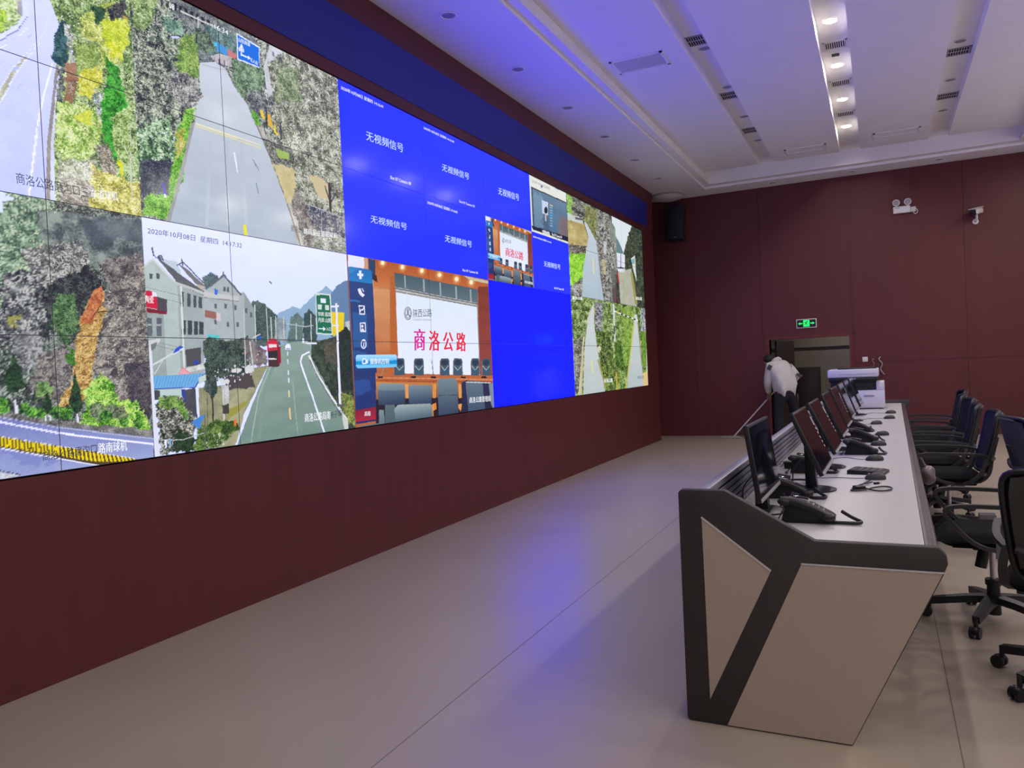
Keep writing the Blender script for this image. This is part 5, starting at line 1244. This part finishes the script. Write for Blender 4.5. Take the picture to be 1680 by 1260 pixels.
for i, y in enumerate([10.21, 8.85, 7.5, 6.13]): downlight((2.13, y, ZC - .001), False, '%s of the unlit round downlights in the ceiling strip nearest the video wall' % ORD[i], G2)
G3 = 'unlit downlights of the right ceiling strip'
for i, y in enumerate([10.22, 8.84, 7.48]): downlight((4.66, y, ZC - .001), False, '%s of the unlit round downlights in the right ceiling strip' % ORD[i], G3)
G4 = 'unlit downlights of the left soffit'
for i, y in enumerate([10.5, 9.1, 7.67, 6.28, 4.87, 3.44]): downlight((.452, y, ZS - .001), False, '%s unlit downlight from the far end in the soffit above the video wall' % ['first', 'second', 'third', 'fourth', 'fifth', 'sixth'][i], G4)
G5 = 'unlit downlights of the end soffit'
for x, n in ((2.1, 'left'), (3.41, 'middle'), (4.72, 'right')): downlight((x, 12.1, ZS - .001), False, '%s unlit round downlight of the soffit along the end wall' % n, G5)
G6 = 'added downlights of the right soffit'  # unseen row added to brighten the room from the right
for i, y in enumerate([10.5, 9.1, 7.67, 6.28, 4.87, 3.44, 2.0, .6, -.8, -2.2]): downlight((6.39, y, ZS - .001), True, 'added unseen downlight of the soffit along the right wall, number %s from the end wall' % ['one', 'two', 'three', 'four', 'five', 'six', 'seven', 'eight', 'nine', 'ten'][i], G6, .06, 'lamps')
def grille(x, y, w, d, label, group, dark):
    t = thing('air_vent', label, 'vent', (x, y, ZC - .001), 0, group)
    m = MB()
    for a in ((-w / 2, -w / 2 + .018, -d / 2, d / 2), (w / 2 - .018, w / 2, -d / 2, d / 2), (-w / 2, w / 2, -d / 2, -d / 2 + .018), (-w / 2, w / 2, d / 2 - .018, d / 2)): m.bx(*a, -.008, 0)
    m.build('frame', 'ceil2' if not dark else 'greypl', t)
    MB().bx(-w / 2 + .01, w / 2 - .01, -d / 2 + .01, d / 2 - .01, -.0015, 0).build('duct', 'slotblk', t)
    m = MB(); n = 9 if dark else 10
    for i in range(n):
        xx = -w / 2 + .026 + (w - .052) * i / (n - 1); m.bx(xx - (.0018 if dark else .0045), xx + (.0018 if dark else .0045), -d / 2 + .015, d / 2 - .015, -.007, -.001)
    if dark: m.bx(-w / 2 + .015, w / 2 - .015, -.002, .002, -.007, -.001)
    m.build('louvres', 'ceil2', t)
for i, y in enumerate([9.56, 8.16, 6.82, 5.42]): grille(3.41, y, .25, .23, '%s pale air grille of the lit central ceiling strip' % ORD[i], 'grilles of the central strip', False)
for i, y in enumerate([9.58, 7.83, 5.87]): grille(2.1, y, .25, .26, ['farthest dark air grille of the left ceiling strip', 'middle dark air grille of the left ceiling strip', 'nearest dark air grille of the left ceiling strip, by the blue hatch'][i], 'grilles of the left strip', True)
for i, y in enumerate([9.53, 7.81]): grille(4.67, y, .26, .24, ['farther dark air grille of the right ceiling strip', 'nearer dark air grille of the right ceiling strip'][i], 'grilles of the right strip', True)
t = thing('ceiling_sensor', 'small dark sensor between two lights of the central ceiling strip', 'sensor', (3.4, 7.13, ZC - .001))
MB().bx(-.04, .04, -.03, .03, -.012, 0, .002).build('body', 'slotblk', t)
def hatch(x, y, w, d, label, plate):
    t = thing('ceiling_hatch', label, 'hatch', (x, y, ZP - .001), 0, 'rectangular hatches of the ceiling')
    m = MB(); f = .03
    for a in ((-w / 2, -w / 2 + f, -d / 2, d / 2), (w / 2 - f, w / 2, -d / 2, d / 2), (-w / 2, w / 2, -d / 2, -d / 2 + f), (-w / 2, w / 2, d / 2 - f, d / 2)): m.bx(*a, -.01, 0)
    m.build('frame', 'ceil2', t)
    MB().bx(-w / 2 + f, w / 2 - f, -d / 2 + f, d / 2 - f, -.004, 0).build('plate', plate, t)
hatch(1.49, 5.81, .58, .4, 'rectangular hatch in the ceiling panel next to the video wall, tinted blue', 'dome')
hatch(2.78, 10.7, .62, .3, 'rectangular hatch at the far end of the ceiling, left of the lit strip', 'ceil')
hatch(4.07, 10.55, .64, .28, 'rectangular hatch at the far end of the ceiling, right of the lit strip', 'ceil')
t = thing('ceiling_dome', 'shallow round dome on the ceiling corner past the video wall', 'dome', (.24, 11.95, ZS - .001))
MB().lathe([(.3, 0), (.31, -.02), (.3, -.03)], n=32).build('rim', 'greypl', t)
MB().lathe([(.3, -.028), (.26, -.065), (.15, -.095), (0, -.105)], n=32).build('cover', 'dome', t)

# ---------------------------------------------------------------- things on the end wall
def on_wall(name, label, cat, x, z, group=None): return thing(name, label, cat, (x, Y1 - .001, z), 0, group)
t = on_wall('exit_sign', 'lit green exit sign with running figure and two arrows above the doorway', 'sign', 2.555, 2.02)
MB().bx(-.172, .172, -.026, 0, -.082, .082, .006).build('frame', 'wpl', t)
fc = MB().bx(-.158, .158, -.0275, -.02, -.068, .068).build('face', 'exitd', t)
m = MB(); y0, y1 = -.0295, -.027
m.bx(-.052, .052, y0, y1, -.055, .06)
m.build('door_symbol', 'exitg', fc, smooth=False)
m = MB(); y0, y1 = -.031, -.029
def flat(m, poly): m.prism(poly, .0018, Matrix.Translation((0, y0, 0)))
m.lathe([(.0, 0), (.011, 0), (.011, .0018), (0, .0018)], n=14, M4=Matrix.Translation((.012, y0, .038)) @ Matrix.Rotation(-PI / 2, 4, 'X'))
for q in ([(-.012, .026), (.012, .022), (.002, -.008), (-.014, -.004)], [(.01, .022), (.034, .008), (.036, .016), (.014, .028)], [(-.01, .026), (-.034, .014), (-.032, .006), (-.008, .016)], [(-.002, -.006), (.02, -.02), (.014, -.046), (.006, -.044), (.01, -.024), (-.01, -.012)], [(-.012, -.004), (-.024, -.028), (-.042, -.03), (-.042, -.022), (-.03, -.02), (-.02, .0)]): flat(m, q)
m.build('running_figure', 'exitd', fc, smooth=False)
for s_ in (-1, 1):
    m = MB(); q = [(.066, -.007), (.105, -.007), (.105, -.022), (.14, .002), (.105, .026), (.105, .011), (.066, .011)]
    q = [(s_ * a, b) for a, b in q]; y0 = -.0295
    m.prism(q, .0018, Matrix.Translation((0, y0, 0))); m.build('arrow', 'exitg', fc, smooth=False)
t = on_wall('emergency_light', 'white twin-headed emergency light high on the end wall', 'emergency light', 4.16, 3.84)
MB().bx(-.14, .12, -.06, 0, -.045, .07, .008).build('housing', 'wpl', t)
for x in (-.092, .085):
    m = MB(); m.cyl((x, -.035, .07), (x, -.035, .1), .01); m.lathe([(0, 0), (.04, 0), (.058, .045), (.052, .05), (0, .046)], n=24, M4=Matrix.Translation((x, -.01, .135)) @ Matrix.Rotation(PI / 2, 4, 'X'))
    h_ = m.build('lamp_head', 'wpl', t)
    MB().lathe([(.046, 0), (.04, .004), (.02, .007), (0, .008)], n=20, M4=Matrix.Translation((x, -.0605, .135)) @ Matrix.Rotation(PI / 2, 4, 'X')).build('lens', 'greypl', h_)
MB().bx(-.115, -.04, -.0615, -.0595, .038, .052).build('label', 'greypl', t)
MB().bx(.122, .205, -.03, 0, -.04, .045, .004).build('socket_box', 'dome', t)
m = MB(); m.tube([(.19, -.03, .01), (.23, -.035, -.01), (.225, -.035, -.07), (.185, -.035, -.08), (.165, -.03, -.045)], .006, 8, smooth=2); m.build('cord', 'wpl', t)
t = on_wall('surveillance_camera', 'white and black bullet camera high on the end wall near the right edge', 'camera', 5.24, 3.62)
m = MB(); m.lathe([(0, 0), (.045, 0), (.045, .02), (.03, .03), (0, .03)], n=20, M4=Matrix.Translation((-.01, 0, -.1)) @ Matrix.Rotation(PI / 2, 4, 'X')); m.tube([(-.01, -.03, -.1), (.0, -.09, -.07), (.0, -.12, .0)], .018, 10, smooth=2); m.build('bracket', 'wpl', t)
R_ = Matrix.Translation((.0, -.16, .045)) @ Matrix.Rotation(-.55, 4, 'Z') @ Matrix.Rotation(.2, 4, 'X')
m = MB(); m.box((0, .0, 0), (.1, .24, .09), .025, R_, 3); m.box((0, -.02, .055), (.12, .27, .012), .005, R_); m.build('housing', 'wpl', t)
m = MB(); m.box((0, -.125, -.004), (.088, .02, .08), .008, R_); fr = m.build('front', 'black', t)
m = MB(); m.cyl(R_ @ Vector((0, -.138, -.004)), R_ @ Vector((0, -.132, -.004)), .024, n=18); m.build('lens', 'scr', fr)
t = on_wall('switch_plate', 'white square switch plate on the end wall right of the doorway', 'switch', 3.495, 1.33)
pl = MB().bx(-.043, .043, -.01, 0, -.043, .043, .004).build('plate', 'wpl', t)
MB().bx(-.03, .03, -.013, -.009, -.03, .03, .002).build('rocker', 'wpl', pl)
t = on_wall('wire_hanger', 'thin wire hanger hanging on the end wall beside the switch plate', 'hanger', 3.62, 1.2)
m = MB(); m.tube([(-.09, -.02, -.1), (.0, -.02, -.03), (.005, -.02, .02), (.02, -.02, .05), (.0, -.02, .08), (-.015, -.02, .1), (-.01, -.02, .125), (.01, -.02, .13), (.02, -.02, .11)], .005, 6, smooth=2); m.tube([(0, -.02, -.03), (.07, -.02, -.075), (.1, -.02, -.09)], .005, 6); m.build('wire', 'gcable', t)
m = MB(); m.cyl((.0, 0, .13), (.0, -.03, .13), .008); m.build('hook', 'chrome', t)
t = on_wall('grey_cord', 'wavy grey cord hanging from the end wall right of the wire hanger', 'cord', 3.74, 1.08)
m = MB(); m.tube([(-.005, -.006, .28), (-.03, -.03, .25), (-.02, -.03, .22), (.02, -.03, .18), (.025, -.03, .14), (-.005, -.03, .09), (-.005, -.03, .05), (.03, -.03, .0), (.05, -.03, -.03)], .0105, 8, smooth=2); m.build('strap', 'gcable', t)
t = on_wall('column_speaker', 'black speaker hung in the dark corner of the end wall beside the video wall', 'speaker', .31, 3.72)
R_ = Matrix.Rotation(-.1, 4, 'X')
MB().box((0, -.16, .34), (.3, .26, .66), .015, R_).build('cabinet', 'spk', t)
MB().box((0, -.296, .36), (.27, .012, .56), .004, R_).build('grille', 'spk', t)
m = MB(); m.bx(-.05, .05, -.04, 0, .3, .42); m.build('bracket', 'black', t)
tag(MB().box((0, -.3, .045), (.03, .004, .012), 0, R_).build('badge', 'greypl', t))
# low cabinet and added lamp in the corridor
t = thing('corridor_cabinet', 'dark brown cabinet standing in the corridor behind the doorway', 'cabinet', (2.2, 14.3, 0))
MB().bx(-.5, .42, -.2, .2, 0, 1.2, .006).build('body', 'door', t)
for x0, x1 in ((-.49, -.045), (-.035, .41)):
    h_ = MB().bx(x0, x1, -.215, -.2, .06, 1.17, .003).build('cabinet_door', 'door', t)
    MB().bx(x1 - .05 if x0 < -.2 else x0 + .03, x1 - .03 if x0 < -.2 else x0 + .05, -.228, -.215, .55, .68, .003).build('handle', 'greypl', h_)
for x_, y_ in ((2.13, -.74), (4.66, -.74), (2.13, -2.1), (4.66, -2.1), (2.13, -3.4), (4.66, -3.4)):  # unseen lamps added to fill the room from behind
    downlight((x_, y_, ZC - .001), True, 'added unseen downlight over the rear of the room, %s strip, %s' % ('left' if x_ < 3 else 'right', {-.74: 'foremost', -2.1: 'middle', -3.4: 'rearmost'}[y_]), 'added rear downlights', .06, 'lamp_added')
downlight((3.2, 13.4, 2.599), True, 'added unseen round lamp behind the end wall', 'corridor lamp', .07, 'lamp_added')  # out of view, added to brighten the corridor
